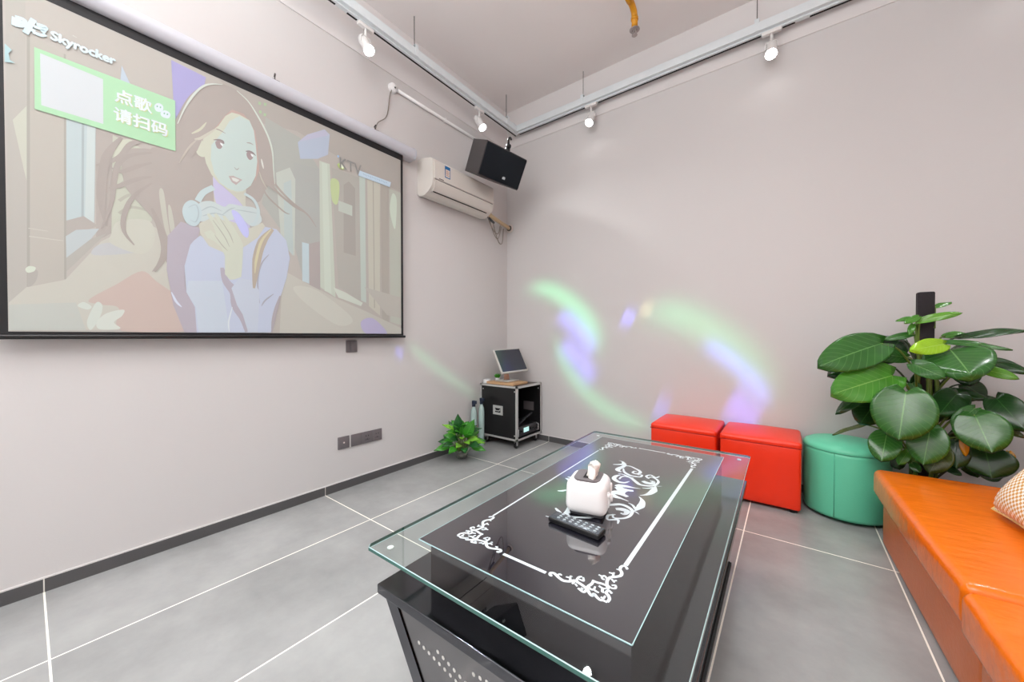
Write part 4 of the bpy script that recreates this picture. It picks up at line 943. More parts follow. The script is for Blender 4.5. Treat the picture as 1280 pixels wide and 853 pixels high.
plate('wall_socket', 'row of three joined grey outlets low on the left wall', 1.561, .334, 3, 'socket')
plate('wall_switch', 'grey square switch plate just under the projection screen', 1.443, 1.026, 1, 'switch')

# ------------------------------------------------------------------ coffee table
TX, TY = -.56, 1.390
t = thing('coffee_table', 'black steel karaoke table with clear glass top and white scroll print', 'coffee table', (TX, TY, 0), R(.7))
GT = .500; GB = .488                      # glass top and bottom
SZ0, SZ1 = .350, .378                     # steel top frame
hx, hy = .405, .772
frame = MB(); frame.box(-hx, hx, -hy, hy, SZ0, SZ1)
bevel(frame.build('top_frame', M['steel_top'], t), .0035, 3)
# tapering body: four panels as one carcass
def ring(z, k): 
    return [(-hx + .028 + k * .41, -hy + .014 + k * .12, z), (hx - .028 - k * .41, -hy + .014 + k * .12, z), (hx - .028 - k * .41, hy - .014 - k * .12, z), (-hx + .028 + k * .41, hy - .014 - k * .12, z)]
body = MB(); a = ring(SZ0, 0); b = ring(.03, .32)
body.add(a + b, [(0, 1, 5, 4), (1, 2, 6, 5), (2, 3, 7, 6), (3, 0, 4, 7), (0, 3, 2, 1), (4, 5, 6, 7)])
body.build('body', M['steel_dark'], t)
def edge_strip(p0, p1, q0, q1, mt, name, off):
    m = MB(); m.add([p0, p1, q1, q0, tuple(Vector(p0) + off), tuple(Vector(p1) + off), tuple(Vector(q1) + off), tuple(Vector(q0) + off)],
        [(0, 1, 2, 3), (7, 6, 5, 4), (0, 4, 5, 1), (1, 5, 6, 2), (2, 6, 7, 3), (3, 7, 4, 0)]); return m.build(name, mt, t)
for sx in (-1, 1):
    x0 = sx * (hx - .028); w_ = -sx * .052
    y0 = -hy + .014
    edge_strip((x0, y0, SZ0), (x0 + w_, y0, SZ0), (x0 - sx * .131, y0 + .038, .03), (x0 - sx * .131 + w_, y0 + .038, .03), M['steel_brush'], 'corner_post', Vector((0, -.006, 0)))
pl = MB()
def front(x, z): return (x, -hy + .014 + (SZ0 - z) * .12 - .0022, z)
x0, x1 = -hx + .028 + .056, hx - .028 - .056
pl.add([front(x0, SZ0), front(x1, SZ0), front(x1 - .131, .03), front(x0 + .131, .03)], [(0, 1, 2, 3)])
dm = pl; dm.cur = 1
def dot(x, z, r_=.0052):
    c_ = Vector(front(x, z)) + Vector((0, -.0012, 0)); n_ = 14
    dm.add([c_] + [c_ + Vector((r_ * math.cos(2 * math.pi * k / n_), -.12 * 0, r_ * math.sin(2 * math.pi * k / n_))) for k in range(n_)], [(0, 1 + (k + 1) % n_, 1 + k) for k in range(n_)])
for side in (1, -1):
    for i in range(10): dot(side * (-.243 + .0194 * i), .271 - .0046 * i)
    for i in range(7): dot(side * (-.167 + .0190 * i), .286 - .0062 * i)
for i in range(5): dot(-.042 + .021 * i, .297 + .003 * (i if i < 3 else 4 - i))
pl.build('end_panel', [mat('end_panel_steel', (128, 126, 128), .22, metal=.85), M['dots']], t, fix=False)
ft = MB().box(-.235, .235, -.70, .70, 0, .03); ft.build('plinth', M['black_gap'], t)
dr = MB(); dr.prism([(hx - .030, SZ0 - .004), (hx + .001, SZ0 - .004), (hx - .008, SZ0 - .030), (hx - .05, SZ0 - .12), (hx - .08, SZ0 - .12)], -.74, .02, 'y'); dr.build('drawer', M['steel_brush'], t)
MB().box(hx - .001, hx + .006, -.74, .02, SZ0 - .015, SZ0 - .006).build('drawer_lip', M['black_gap'], t)
# inner steel box that carries the glass
bx0, bx1, by0, by1 = -.286, .305, -.672, .672
rb = MB().box(bx0, bx1, by0, by1, SZ1, GB - .006)
bevel(rb.build('riser_box', M['steel_dark'], t), .001, 1)
g = MB(); GX0, GX1, GY0, GY1 = -.415, .418, -.800, .790
c_ = .012
poly = [(GX0 + c_, GY0), (GX1 - c_, GY0), (GX1, GY0 + c_), (GX1, GY1 - c_), (GX1 - c_, GY1), (GX0 + c_, GY1), (GX0, GY1 - c_), (GX0, GY0 + c_)]
n_ = len(poly); e_ = .0016
ins = [(x * (1 - e_ / .4), y * (1 - e_ / .8)) for x, y in poly]
vs = [(x, y, GT) for x, y in ins] + [(x, y, GT - e_) for x, y in poly] + [(x, y, GB + e_) for x, y in poly] + [(x, y, GB) for x, y in ins]
g.cur = 0; g.add(vs, [tuple(range(n_)), tuple(range(4 * n_ - 1, 3 * n_ - 1, -1))])
g.cur = 1; g.add(vs, [(n_ + i, 2 * n_ + i, 2 * n_ + (i + 1) % n_, n_ + (i + 1) % n_) for i in range(n_)])
g.cur = 2; g.add(vs, [(i, n_ + i, n_ + (i + 1) % n_, (i + 1) % n_) for i in range(n_)] + [(2 * n_ + i, 3 * n_ + i, 3 * n_ + (i + 1) % n_, 2 * n_ + (i + 1) % n_) for i in range(n_)])
glass = g.build('glass_top', [M['glass'], M['glass_edge'], M['glass_line']], t)
PX0, PX1, PY0, PY1 = -.316, .312, -.690, .678
pb = MB().box(PX0, PX1, PY0, PY1, GT + .0002, GT + .0022); pb.cur = 1
for a0, a1, b0, b1 in ((PX0, PX1, PY0 - .0018, PY0), (PX0, PX1, PY1, PY1 + .0018), (PX0 - .0018, PX0, PY0, PY1), (PX1, PX1 + .0018, PY0, PY1)): pb.box(a0, a1, b0, b1, GT + .0002, GT + .0024)
pbo = pb.build('printed_panel', [M['print_black'], M['glass_line']], t)
pw = MB(); zq = [GT + .0024]
def flatquad(q):
    q3 = [(a[0] - .004, a[1] - .012, zq[0]) for a in q]
    ar = sum(q3[i][0] * q3[(i + 1) % 4][1] - q3[(i + 1) % 4][0] * q3[i][1] for i in range(4))
    pw.add(q3, [(0, 1, 2, 3) if ar > 0 else (3, 2, 1, 0)])
for sx, sy in ((1, 1), (-1, 1), (1, -1), (-1, -1)):
    for pts, w_ in CORNER:
        zq[0] += .0000012
        for q in ribbon([(sx * p[0], sy * p[1]) for p in pts], [w_ * .9, w_, w_ * .75], 5): flatquad(q)
for sy in (1, -1):
    for pts, ws in MIDDLE:
        zq[0] += .0000012
        for q in ribbon([(p[0], sy * p[1]) for p in pts], [w_ * .9 for w_ in ws], 6): flatquad(q)
    for q in ribbon([(-.066, sy * .335), (-.05, sy * .30), (-.085, sy * .27)], [.003, .018, .006], 4): flatquad(q)
    for q in ribbon([(-.185, sy * .01), (-.165, sy * .015), (-.12, sy * .05)], [.004, .018, .004], 4): flatquad(q)
    for q in ribbon([(-.15, sy * .14), (-.135, sy * .13), (-.11, sy * .09)], [.003, .014, .004], 4): flatquad(q)
for a0, a1, b0, b1 in ((-.228, -.2215, -.442, .43), (.2155, .2275, -.442, .43), (-.066, .070, -.596, -.586), (-.066, .068, .586, .596)):
    flatquad([(a0, b0), (a1, b0), (a1, b1), (a0, b1)])
pw.build('scroll_print', M['print_white'], pbo, fix=False)
for x, y in ((GX0 + .045, GY0 + .05), (GX1 - .045, GY0 + .05), (GX0 + .045, GY1 - .05), (GX1 - .045, GY1 - .05)):
    MB().lathe([(.0085, -.004), (.0095, -.001), (.009, .0)], (x, y, GB), 16).build('glass_bumper', M['bumper'], t)

# ------------------------------------------------------------------ tissue box and remote on the table
ZT = GT + .0030
t = thing('tissue_box', 'white toaster-shaped tissue box with a tissue pulled up, on the glass table', 'tissue box', (-.545, 1.160, ZT), R(13))
m = MB().rbox((0, 0, .009), (.112, .100, .018), .008, 3, mid=2); m.build('base', M['dark_grey'], t)
m = MB().rbox((0, 0, .064), (.138, .130, .112), .027, 6, mid=4, puffs=.002, taper=.05); m.build('shell', M['white_plastic'], t)
m = MB(); rr4 = []
for cx_, cy_, a0_ in ((.024, .030, 0), (-.024, .030, 90), (-.024, -.030, 180), (.024, -.030, 270)):
    for q_ in range(7): rr4.append((cx_ + .020 * math.cos(R(a0_ + q_ * 15)), cy_ + .020 * math.sin(R(a0_ + q_ * 15))))
m.prism(rr4, .112, .1218, 'z'); m.build('top_plate', M['grey_plastic'], t)
m = MB().box(-.013, .013, -.030, .030, .1220, .1230); m.build('slot', M['black_gap'], t)
tv = MB(); n1, n2 = 8, 10; vs = []; fs = []
for i in range(n1 + 1):
    u = i / n1
    for j in range(n2 + 1):
        v = j / n2; w_ = .021 * (.55 + .75 * math.sin(min(1, u * 1.25) * math.pi * .62)) * (1 if u < .8 else 1 - (u - .8) * 1.2)
        vs.append((.006 * math.sin(v * 9 + u * 3) + .012 * u * math.sin(v * 3), -.012 + (v - .5) * w_ * 2 + .016 * u, .116 + .042 * u + .008 * math.sin(v * math.pi)))
for i in range(n1):
    for j in range(n2): a = i * (n2 + 1) + j; fs.append((a, a + 1, a + n2 + 2, a + n2 + 1))
tv.add(vs, fs, True); to = tv.build('tissue', M['tissue'], t)
so = to.modifiers.new('thickness', 'SOLIDIFY'); so.thickness = .022
m = MB().rbox((.071, -.028, .075), (.012, .018, .012), .004, 2, mid=1); m.rbox((.070, -.028, .06), (.006, .008, .05), .002, 1, mid=1); m.build('lever', M['white_plastic'], t)
m = MB().lathe([(.013, 0), (.012, .008), (.0, .009)], (.067, .028, .045), 20, False, Matrix.Rotation(R(90), 3, 'Y')); m.build('dial', M['white_plastic'], t)
m = MB().rbox((.067, .034, .078), (.010, .020, .030), .0045, 2, mid=1); m.build('side_handle', M['white_plastic'], t)

t = thing('remote_control', 'slim dark remote control lying in front of the tissue box', 'remote control', (-.527, 1.030, ZT), R(-3))
m = MB().rbox((0, 0, .009), (.178, .050, .016), .005, 3, mid=2); m.build('body', M['black'], t)
m = MB().rbox((0, 0, .0172), (.172, .044, .003), .0014, 1, mid=1); m.build('face', M['remote_top'], t)
for i in range(7):
    for j in range(3):
        b = MB().rbox((-.055 + i * .021, -.013 + j * .013, .0195), (.010, .007, .003), .0014, 1, mid=1); b.build('button', M['remote_key'], t)

# ------------------------------------------------------------------ leather stools
def red_stool(label, x, y, rz=0.0):
    t = thing('square_stool', label, 'stool', (x, y, 0), rz, 'red square leather stools')
    W_, D_ = .438, .42
    MB().rbox((0, 0, .217), (W_, D_, .394), .016, 3, mid=6, puffs=.004).build('body', M['red'], t)
    MB().rbox((0, 0, .420), (W_ + .004, D_ + .004, .046), .019, 5, mid=8, puff=.024, puffs=.003).build('seat_pad', M['red'], t)
    s_ = MB()
    hx_, hy_ = W_ / 2 + .001, D_ / 2 + .001
    s_.tube([(-hx_, -hy_, .408), (hx_, -hy_, .408), (hx_, hy_, .408), (-hx_, hy_, .408), (-hx_, -hy_, .408)], .003, 6)
    s_.build('seam', M['red_seam'], t)
    for sx in (-1, 1):
        for sy in (-1, 1): MB().lathe([(.022, 0), (.024, .022)], (sx * .18, sy * .17, 0), 14).build('foot', M['black'], t)
    return t
red_stool('red square leather stool in the middle, beside the green round stool', -.156, 3.062)
red_stool('red square leather stool at the left, farther from the green one', -.620, 3.075)
t = thing('round_stool', 'turquoise green round leather stool between red stools and plant', 'stool', (.282, 3.065, 0))
MB().lathe([(.17, .018), (.198, .022), (.204, .04), (.205, .2), (.206, .39), (.204, .410)], n=56).build('body', M['green'], t)
MB().lathe([(.204, .410), (.207, .414), (.206, .424), (.198, .438), (.17, .452), (.12, .463), (.06, .469), (.0, .470)], n=56, cap=False).build('seat_pad', M['green'], t)
s_ = MB(); s_.tube([(.2065 * math.cos(2 * math.pi * k / 48), .2065 * math.sin(2 * math.pi * k / 48), .411) for k in range(49)], .0028, 6)
for a in (-1.9, .2, 2.3): s_.tube([(.2062 * math.cos(a), .2062 * math.sin(a), .03), (.2066 * math.cos(a), .2066 * math.sin(a), .41)], .0016, 6)
s_.build('seam', M['green_seam'], t)
for k in range(4):
    a = .8 + k * math.pi / 2; MB().lathe([(.02, 0), (.022, .02)], (.14 * math.cos(a), .14 * math.sin(a), 0), 14).build('foot', M['black'], t)

# ------------------------------------------------------------------ orange sofa modules
def sofa(label, y0, y1, x_front, rz):
    cy = (y0 + y1) / 2; L2 = y1 - y0; DP = .64
    t = thing('sofa', label, 'sofa', (x_front + DP / 2, cy, 0), rz, 'orange leather sofa modules')
    MB().rbox((.012, 0, .145), (DP - .03, L2 - .014, .27), .02, 3, mid=8, puffs=.004).build('base', M['orange_base'], t)
    MB().rbox((-.008, 0, .332), (DP + .006, L2 - .004, .136), .030, 6, mid=12, puff=.010, puffs=.007).build('seat_cushion', M['orange'], t)
    MB().rbox((DP / 2 + .085, 0, .40), (.19, L2 - .01, .78), .05, 4, mid=8, puffs=.01).build('backrest', M['orange'], t)
    for sx in (-.25, .25):
        for sy in (-L2 / 2 + .1, L2 / 2 - .1): MB().lathe([(.02, 0), (.022, .014)], (sx, sy, 0), 12).build('foot', M['black'], t)
    return t
sofa('orange leather sofa module at the back, next to the large plant', 1.600, 2.730, .388, R(1.9))
sofa('orange leather sofa module nearest the camera at the right edge', .02, 1.585, .420, R(1.9))

t = thing('cushion', 'yellow and white checked cushion on the orange sofa at right edge', 'cushion', (.845, 2.20, .412))
n = 22; vs = []; fs = []; uvs = []
S = .46
for side in (0, 1):
    for i in range(n + 1):
        for j in range(n + 1):
            u = i / n * 2 - 1; v = j / n * 2 - 1
            pin = 1 - .10 * (1 - abs(u) ** 2) * abs(v) ** 4; pin2 = 1 - .10 * (1 - abs(v) ** 2) * abs(u) ** 4
            th = .085 * (max(0, 1 - u ** 4) * max(0, 1 - v ** 4)) ** .55
            vs.append((u * S / 2 * pin2, v * S / 2 * pin, th if side == 0 else -th)); uvs.append((i / n, j / n))
for side in (0, 1):
    o_ = side * (n + 1) ** 2
    for i in range(n):
        for j in range(n):
            a = o_ + i * (n + 1) + j; q = (a, a + n + 1, a + n + 2, a + 1); fs.append(q if side == 0 else tuple(reversed(q)))
m = MB(); m.add(vs, fs, True); co = m.build('cover', M['houndstooth'], t, fix=False)
ul = co.data.uv_layers.new(name='UVMap')
for lp in co.data.loops: ul.data[lp.index].uv = uvs[lp.vertex_index]
ed = [(u * S / 2 * (1 - .10 * (1 - abs(v) ** 2) * abs(u) ** 4), v * S / 2 * (1 - .10 * (1 - abs(u) ** 2) * abs(v) ** 4), 0) for u, v in
      [(-1 + 2 * k / 16, -1) for k in range(16)] + [(1, -1 + 2 * k / 16) for k in range(16)] + [(1 - 2 * k / 16, 1) for k in range(16)] + [(-1, 1 - 2 * k / 16) for k in range(17)]]
MB().tube(ed, .0045, 6).build('piping', mat('cushion_piping', (220, 190, 120), .8), t)
t.rotation_euler = (Matrix.Rotation(R(8), 3, 'Z') @ Matrix.Rotation(R(-58), 3, 'Y') @ Matrix.Rotation(R(-6), 3, 'Z')).to_euler()
t.location = (.778, 2.03, .60)

# ------------------------------------------------------------------ equipment rack
RX0, RX1, RY0, RY1, RZ0, RZ1 = -2.555, -2.085, 2.845, 3.275, .085, .612
t = thing('equipment_rack', 'black wheeled flight case rack with aluminium edges in the corner', 'equipment rack', ((RX0 + RX1) / 2, (RY0 + RY1) / 2, 0))
wx, wy = (RX1 - RX0) / 2, (RY1 - RY0) / 2
m = MB(); th = .010
for y in (-wy, wy - th): m.box(-wx + .006, wx - .004, y + .001, y + th - .001, RZ0 + .006, RZ1 - .006)
m.box(-wx + .004, wx - .004, -wy + .004, wy - .004, RZ0 + .002, RZ0 + .014)
m.box(-wx + .004, -wx + .012, -wy + .004, wy - .004, RZ0 + .006, RZ1 - .006)
m.build('shell', M['rack_panel'], t)
MB().box(-wx + .016, wx - .016, -wy + .016, wy - .016, RZ1 - .012, RZ1 - .001).build('top_board', M['rack_top'], t)
m = MB(); e = .018; k = .0016
for y in (-wy, wy):
    for z in (RZ0, RZ1):
        s1 = 1 if y < 0 else -1; s2 = 1 if z == RZ0 else -1
        m.box(-wx, wx, *sorted((y - s1 * k, y + s1 * e)), *sorted((z - s2 * k, z))); m.box(-wx, wx, *sorted((y - s1 * k, y)), *sorted((z - s2 * k, z + s2 * e)))
for x in (-wx, wx):
    for z in (RZ0, RZ1):
        s1 = 1 if x < 0 else -1; s2 = 1 if z == RZ0 else -1
        m.box(*sorted((x - s1 * k, x + s1 * e)), -wy, wy, *sorted((z - s2 * k, z))); m.box(*sorted((x - s1 * k, x)), -wy, wy, *sorted((z - s2 * k, z + s2 * e)))
    for y in (-wy, wy):
        s1 = 1 if x < 0 else -1; s2 = 1 if y < 0 else -1
        m.box(*sorted((x - s1 * k, x + s1 * e)), *sorted((y - s2 * k, y)), RZ0, RZ1); m.box(*sorted((x - s1 * k, x)), *sorted((y - s2 * k, y + s2 * e)), RZ0, RZ1)
m.build('edge_profiles', M['alu'], t)
m = MB(); yf = -wy - .001; hz = .362
hd = MB(); hd.box(-.062, .062, yf - .003, yf, hz - .046, hz + .046)
for x0, x1, z0, z1 in ((-.055, .055, .034, .042), (-.055, .055, -.042, -.034), (-.055, -.046, -.042, .042), (.046, .055, -.042, .042)): hd.box(x0, x1, yf - .005, yf, hz + z0, hz + z1)
hd.build('recessed_handle', M['alu'], t)
MB().box(-.034, .034, yf - .0042, yf - .0032, hz - .022, hz + .020).build('handle_recess', M['black_gap'], t)
MB().tube([(-.03, yf - .006, hz + .010), (-.026, yf - .012, hz - .004), (.026, yf - .012, hz - .004), (.03, yf - .006, hz + .010)], .0045, 8).build('handle_grip', M['alu'], t)
for x in (-wx + .04, wx - .028):
    for z in (RZ0 + .05, RZ1 - .05): MB().lathe([(.007, 0), (.006, .003), (0, .0035)], (x, yf, z), 12, False, Matrix.Rotation(R(90), 3, 'X')).build('screw', M['alu'], t)
for z in (RZ0 + .06, RZ1 - .06):
    MB().lathe([(.007, 0), (.006, .003), (0, .0035)], (wx - .03, wy - th, z), 12, False, Matrix.Rotation(R(90), 3, 'X')).build('screw', M['alu'], t)
MB().box(.02, .15, wy - th - .006, wy - th, .31, .40).build('inner_handle_plate', M['grey_plastic'], t)
for sx in (-1, 1):
    for sy in (-1, 1):
        cx, cy = sx * (wx - .045), sy * (wy - .045)
        f = MB().box(cx - .026, cx + .026, cy - .026, cy + .026, RZ0 - .005, RZ0 - .001)
        f.prism([(cy - .018, .080), (cy + .018, .080), (cy + .012, .030), (cy - .004, .026)], cx - .014, cx - .011, 'x'); f.prism([(cy - .018, .080), (cy + .018, .080), (cy + .012, .030), (cy - .004, .026)], cx + .011, cx + .014, 'x')
        fo = f.build('caster', M['alu'], t)
        MB().lathe([(.012, -.010), (.026, -.010), (.029, -.006), (.029, .006), (.026, .010), (.012, .010)], (cx, cy + .004, .029), 24, True, Matrix.Rotation(R(90), 3, 'Y')).build('wheel', M['black'], fo)
CXR, CYR = (RX0 + RX1) / 2, (RY0 + RY1) / 2
t = thing('amplifier', 'black amplifier with a lit display low inside the rack', 'amplifier', (RX1 - .22, CYR, RZ0 + .015))
MB().rbox((0, 0, .055), (.36, .375, .092), .004, 2, mid=1).build('chassis', M['rack_panel'], t)
MB().box(.180, .186, -.19, .19, .008, .102).build('faceplate', M['dark_grey'], t)
MB().box(.1862, .1872, -.055, .035, .036, .080).build('display', M['lcd_glow'], t)
for y, r_ in ((.075, .013), (.115, .009), (.145, .009), (-.10, .009), (-.14, .014)): MB().cyl((.186, y, .055), (.203, y, .055), r_, n=18).build('knob', M['black'], t)
for y in (-.175, .175): MB().tube([(.186, y, .02), (.21, y, .022), (.21, y, .088), (.186, y, .09)], .004, 8).build('front_handle', M['alu'], t)
m = MB()
for i in range(5):
    a = i * 1.3; m.tube(spline([(.13 - .03 * i, -.12 + .05 * i, .0), (.15, -.05 + .04 * i, .04 + .015 * i), (.10, .03 * i, .05), (.02, .06, .01)], 5), .0045, 6)
mo = m.build('audio_cables', M['dark_grey']); mo.location = (RX1 - .20, CYR, RZ0 + .122); tag(mo, 'loose dark cables lying on top of the amplifier in the rack', 'cable')

# monitor on the rack
t = thing('touch_monitor', 'small tilted flat monitor with silver frame on the rack', 'monitor', (-2.278, 3.008, .853))
t.rotation_euler = rot_zxy(1.338, -.527, -.038).to_euler()
MB().rbox((0, .012, 0), (.352, .026, .269), .008, 3, mid=2).build('frame', M['silver'], t)
MB().box(-.164, .164, -.0025, -.0005, -.118, .122).build('screen', M['lcd'], t)
MB().rbox((0, .036, -.02), (.24, .034, .17), .012, 3, mid=2).build('rear_housing', M['silver'], t)
inv = t.rotation_euler.to_matrix().inverted(); tl = Vector(t.location)
W3 = lambda x, y, z: inv @ (Vector((x, y, z)) - tl)
m = MB(); m.tube([W3(-2.30, 3.00, .80), W3(-2.325, 2.99, .72), W3(-2.32, 2.985, .655)], [.026, .024, .030], 14); m.build('stand_neck', M['pinkish'], t)
m = MB(); q = inv.to_4x4(); q.translation = inv @ (-tl); m.T = q
m.rbox((-2.31, 2.985, .6475), (.17, .20, .014), .006, 2, mid=2); m.build('stand_base', M['silver'], t)
t = thing('wooden_board', 'light wooden board lying on the rack under the monitor', 'board', (-2.31, 2.98, RZ1))
MB().rbox((0, 0, .0145), (.34, .25, .024), .004, 2, mid=1).build('board', M['wood'], t)
t = thing('tape_roll', 'white roll of tape on the left edge of the rack top', 'tape roll', (-2.508, 2.895, RZ1 + .002))
MB().lathe([(.020, 0), (.036, 0), (.038, .003), (.038, .037), (.036, .04), (.020, .04), (.020, 0)], n=32, cap=False).build('roll', M['white_plastic'], t)
MB().lathe([(.019, .002), (.0199, .002), (.0199, .038), (.019, .038), (.019, .002)], n=24, cap=False).build('core', M['grey_plastic'], t)
t = thing('succulent', 'tiny green succulent in a pot on the rack beside the monitor', 'plant', (-2.475, 3.03, RZ1 + .027 if False else RZ1 + .002))
MB().lathe([(.02, 0), (.026, .045), (.023, .045), (.022, .04), (0, .04)], n=24, cap=False).build('pot', M['white_plastic'], t)
m = MB()
for k in range(16):
    a = k * 2.4; r_ = .008 + .0012 * k; h_ = .09 - .0022 * k
    m.tube([(.3 * r_ * math.cos(a), .3 * r_ * math.sin(a), .04), (r_ * 1.3 * math.cos(a), r_ * 1.3 * math.sin(a), .045 + h_ * .3), (r_ * 1.7 * math.cos(a), r_ * 1.7 * math.sin(a), .042 + h_ * .55)], [.006, .008, .001], 6)
m.build('rosette', LEAF[7], t)

# two slim bottles between the rack and the left wall
def bottle(label, x, y, h_):
    t = thing('spray_bottle', label, 'bottle', (x, y, 0), 0, 'bottles beside the rack')
    MB().lathe([(.0, .0), (.026, .001), (.030, .006), (.030, h_ * .7), (.026, h_ * .8), (.014, h_ * .86), (.013, h_ * .90), (0, h_ * .90)], n=24, cap=False).build('body', M['bottle'], t)
    m = MB(); m.lathe([(.017, h_ * .88), (.018, h_ * .93), (.018, h_), (.015, h_ + .004), (0, h_ + .004)], n=20, cap=False)
    m.rbox((.012, -.004, h_ - .012), (.05, .026, .034), .006, 2, mid=1); m.build('cap', M['cap_dark'], t)
bottle('pale teal bottle with navy cap nearest the wall beside the rack', -2.505, 2.690, .455)
bottle('pale teal bottle with navy cap touching the rack side', -2.470, 2.765, .475)

# ------------------------------------------------------------------ plants
def leaf_mesh(name, base, tip, width, face, mt, bend, parent, kind='heart'):
    base = Vector(base); tip = Vector(tip); ax = tip - base; L0 = ax.length; a = ax.normalized()
    cd = (Vector((0, 0, 1.1)) - (base + tip) / 2).normalized(); up = Vector((0, 0, 1))
    nn = (up * (1 - face) + cd * face); nn = (nn - a * nn.dot(a))
    nn = nn.normalized() if nn.length > 1e-4 else up
    sd = a.cross(nn).normalized(); NU, NV = 14, 8; vs = []; fs = []; uv = []
    ph = random.uniform(0, 6)
    for i in range(NU + 1):
        u = i / NU
        if kind == 'heart':
            wv = (u + .012) ** .42 * (1 - u) ** .62 * 1.96 if u < 1 else 0
            lobe = -.075 * (1 - u) ** 7
        else:
            wv = math.sin(math.pi * u ** .8) ** 1.05 if 0 < u < 1 else 0; lobe = 0
        for j in range(-NV, NV + 1):
            v = j / NV
            h_ = (-bend * (u - .4) ** 2 + bend * .16) * L0 + .10 * abs(v) ** 1.5 * wv * L0 * width - .16 * v * v * u * L0 * width + .012 * L0 * math.sin(u * 9 + ph + v * 2.5) * abs(v)
            al = u + lobe * (abs(v) ** .7) * 1.9 if kind == 'heart' else u
            vs.append(base + a * (al * L0) + sd * (v * wv * width * L0 / 2) + nn * h_); uv.append((.5 + v / 2, u))
    K = 2 * NV + 1
    for i in range(NU):
        for j in range(K - 1): q = i * K + j; fs.append((q, q + 1, q + K + 1, q + K))
    if parent is not None:
        off = Vector(parent.location); vs = [p - off for p in vs]
    m = MB(); m.add(vs, fs, True); o = m.build(name, mt, parent, fix=False)
    ul = o.data.uv_layers.new(name='UVMap')
    for lp in o.data.loops: ul.data[lp.index].uv = uv[lp.vertex_index]
    s_ = o.modifiers.new('thickness', 'SOLIDIFY'); s_.thickness = .0012
    return o
PXX, PYY = .60, 3.02
t = thing('potted_plant', 'large potted plant with broad heart leaves climbing a black pole', 'plant', (PXX, PYY, 0))
MB().lathe([(.0, .0), (.10, 0), (.115, .02), (.145, .24), (.15, .27), (.14, .27), (.135, .25), (0, .24)], n=36, cap=False).build('pot', M['pot_dark'], t)
MB().lathe([(.0, .242), (.137, .24)], n=30, cap=False).build('soil', M['soil'], t)
m = MB(); m.rbox((0, 0, .78), (.066, .05, 1.13), .008, 2, mid=10); m.build('support_pole', M['moss_pole'], t)
for bs, tp, wd, fc, ci, bd in LEAVES:
    lf = leaf_mesh('leaf', bs, tp, wd, fc, LEAF[ci], bd, t)
    o_ = Vector((PXX, PYY, 0)); b0 = Vector(bs) - o_
    hgt = max(.30, min(1.15, b0.z - .10 - .35 * Vector((b0.x, b0.y, 0)).length))
    st = Vector((.03 * (1 if b0.x > 0 else -1), -.02, hgt)); md = (st + b0) / 2 + Vector((0, 0, .05)) 
    MB().tube(spline([st, md, b0], 5), [.006 - .00022 * k for k in range(11)], 7).build('petiole', M['stem'] if ci > 0 else M['stem_dark'], lf)
m = MB()
for k in range(5):
    a = k * 1.25; m.tube(spline([(.05 * math.cos(a), .05 * math.sin(a), .25), (.045 * math.cos(a + .6), -.03 + .02 * math.sin(a), .55), (.04 * math.cos(a + 1.2), -.035, .85), (.03 * math.cos(a), -.03, 1.05)], 6), .009, 8)
m.build('vines', M['stem'], t)

px_, py_ = -2.345, 2.36
t = thing('small_potted_plant', 'small bright green leafy plant in a glass pot on the floor by the rack', 'plant', (px_, py_, 0))
MB().lathe([(0, 0.002), (.036, .002), (.052, .016), (.060, .045), (.058, .078), (.054, .088), (.050, .088), (.054, .07), (.055, .045), (.048, .020), (.0, .008)], n=32, cap=False).build('pot', M['pot_glass'], t)
MB().lathe([(0, .010), (.04, .014), (.052, .040), (.051, .058), (0, .062)], n=24, cap=False).build('water_pebbles', mat('wet_pebbles', (120, 116, 104), .4, var=.4, vscale=90, bump=.5, bscale=90), t)
rr = random.Random(11)
spec = []
for k in range(46):
    a = k * 2.39996; ring_ = k / 46
    spec.append((a, .06 + .13 * ring_ + rr.uniform(-.02, .02), .285 - .185 * ring_ + rr.uniform(-.02, .03), .085 + .02 * rr.random()))
for a, rad, zz, ll in spec:
    b0 = Vector((px_ + rad * .55 * math.cos(a), py_ + rad * .55 * math.sin(a), zz * .92 + .01)); tp = Vector((px_ + (rad + ll * .62) * math.cos(a), py_ + (rad + ll * .62) * math.sin(a), zz + .02 + (zz - .19) * .30))
    if tp.x < WX + .02: tp.x = WX + .02
    lf = leaf_mesh('leaf', b0, tp, .50, rr.uniform(.3, .9), LEAF[rr.choice((7, 7, 7, 9, 9, 8))], .35, t, 'lance')
    MB().tube(spline([(.012 * math.cos(a), .012 * math.sin(a), .07), ((b0.x - px_) * .6, (b0.y - py_) * .6, b0.z * .6), b0 - Vector((px_, py_, 0))], 4), .0022, 5).build('stalk', M['stem'], lf)
for (dx, dy, z0, dx2, dy2, z1, w_, ci) in ((.0, -.03, .22, .012, -.06, .41, .5, 9), (.03, -.02, .22, .05, -.03, .34, .5, 7), (-.03, -.04, .20, -.10, -.08, .24, .55, 8), (.06, -.02, .2, .15, .0, .37, .5, 7), (-.04, -.02, .24, -.13, -.04, .33, .45, 9)):
    leaf_mesh('leaf', (px_ + dx, py_ + dy, z0), (px_ + dx2, py_ + dy2, z1), w_, .85, LEAF[ci], .15, t, 'lance')

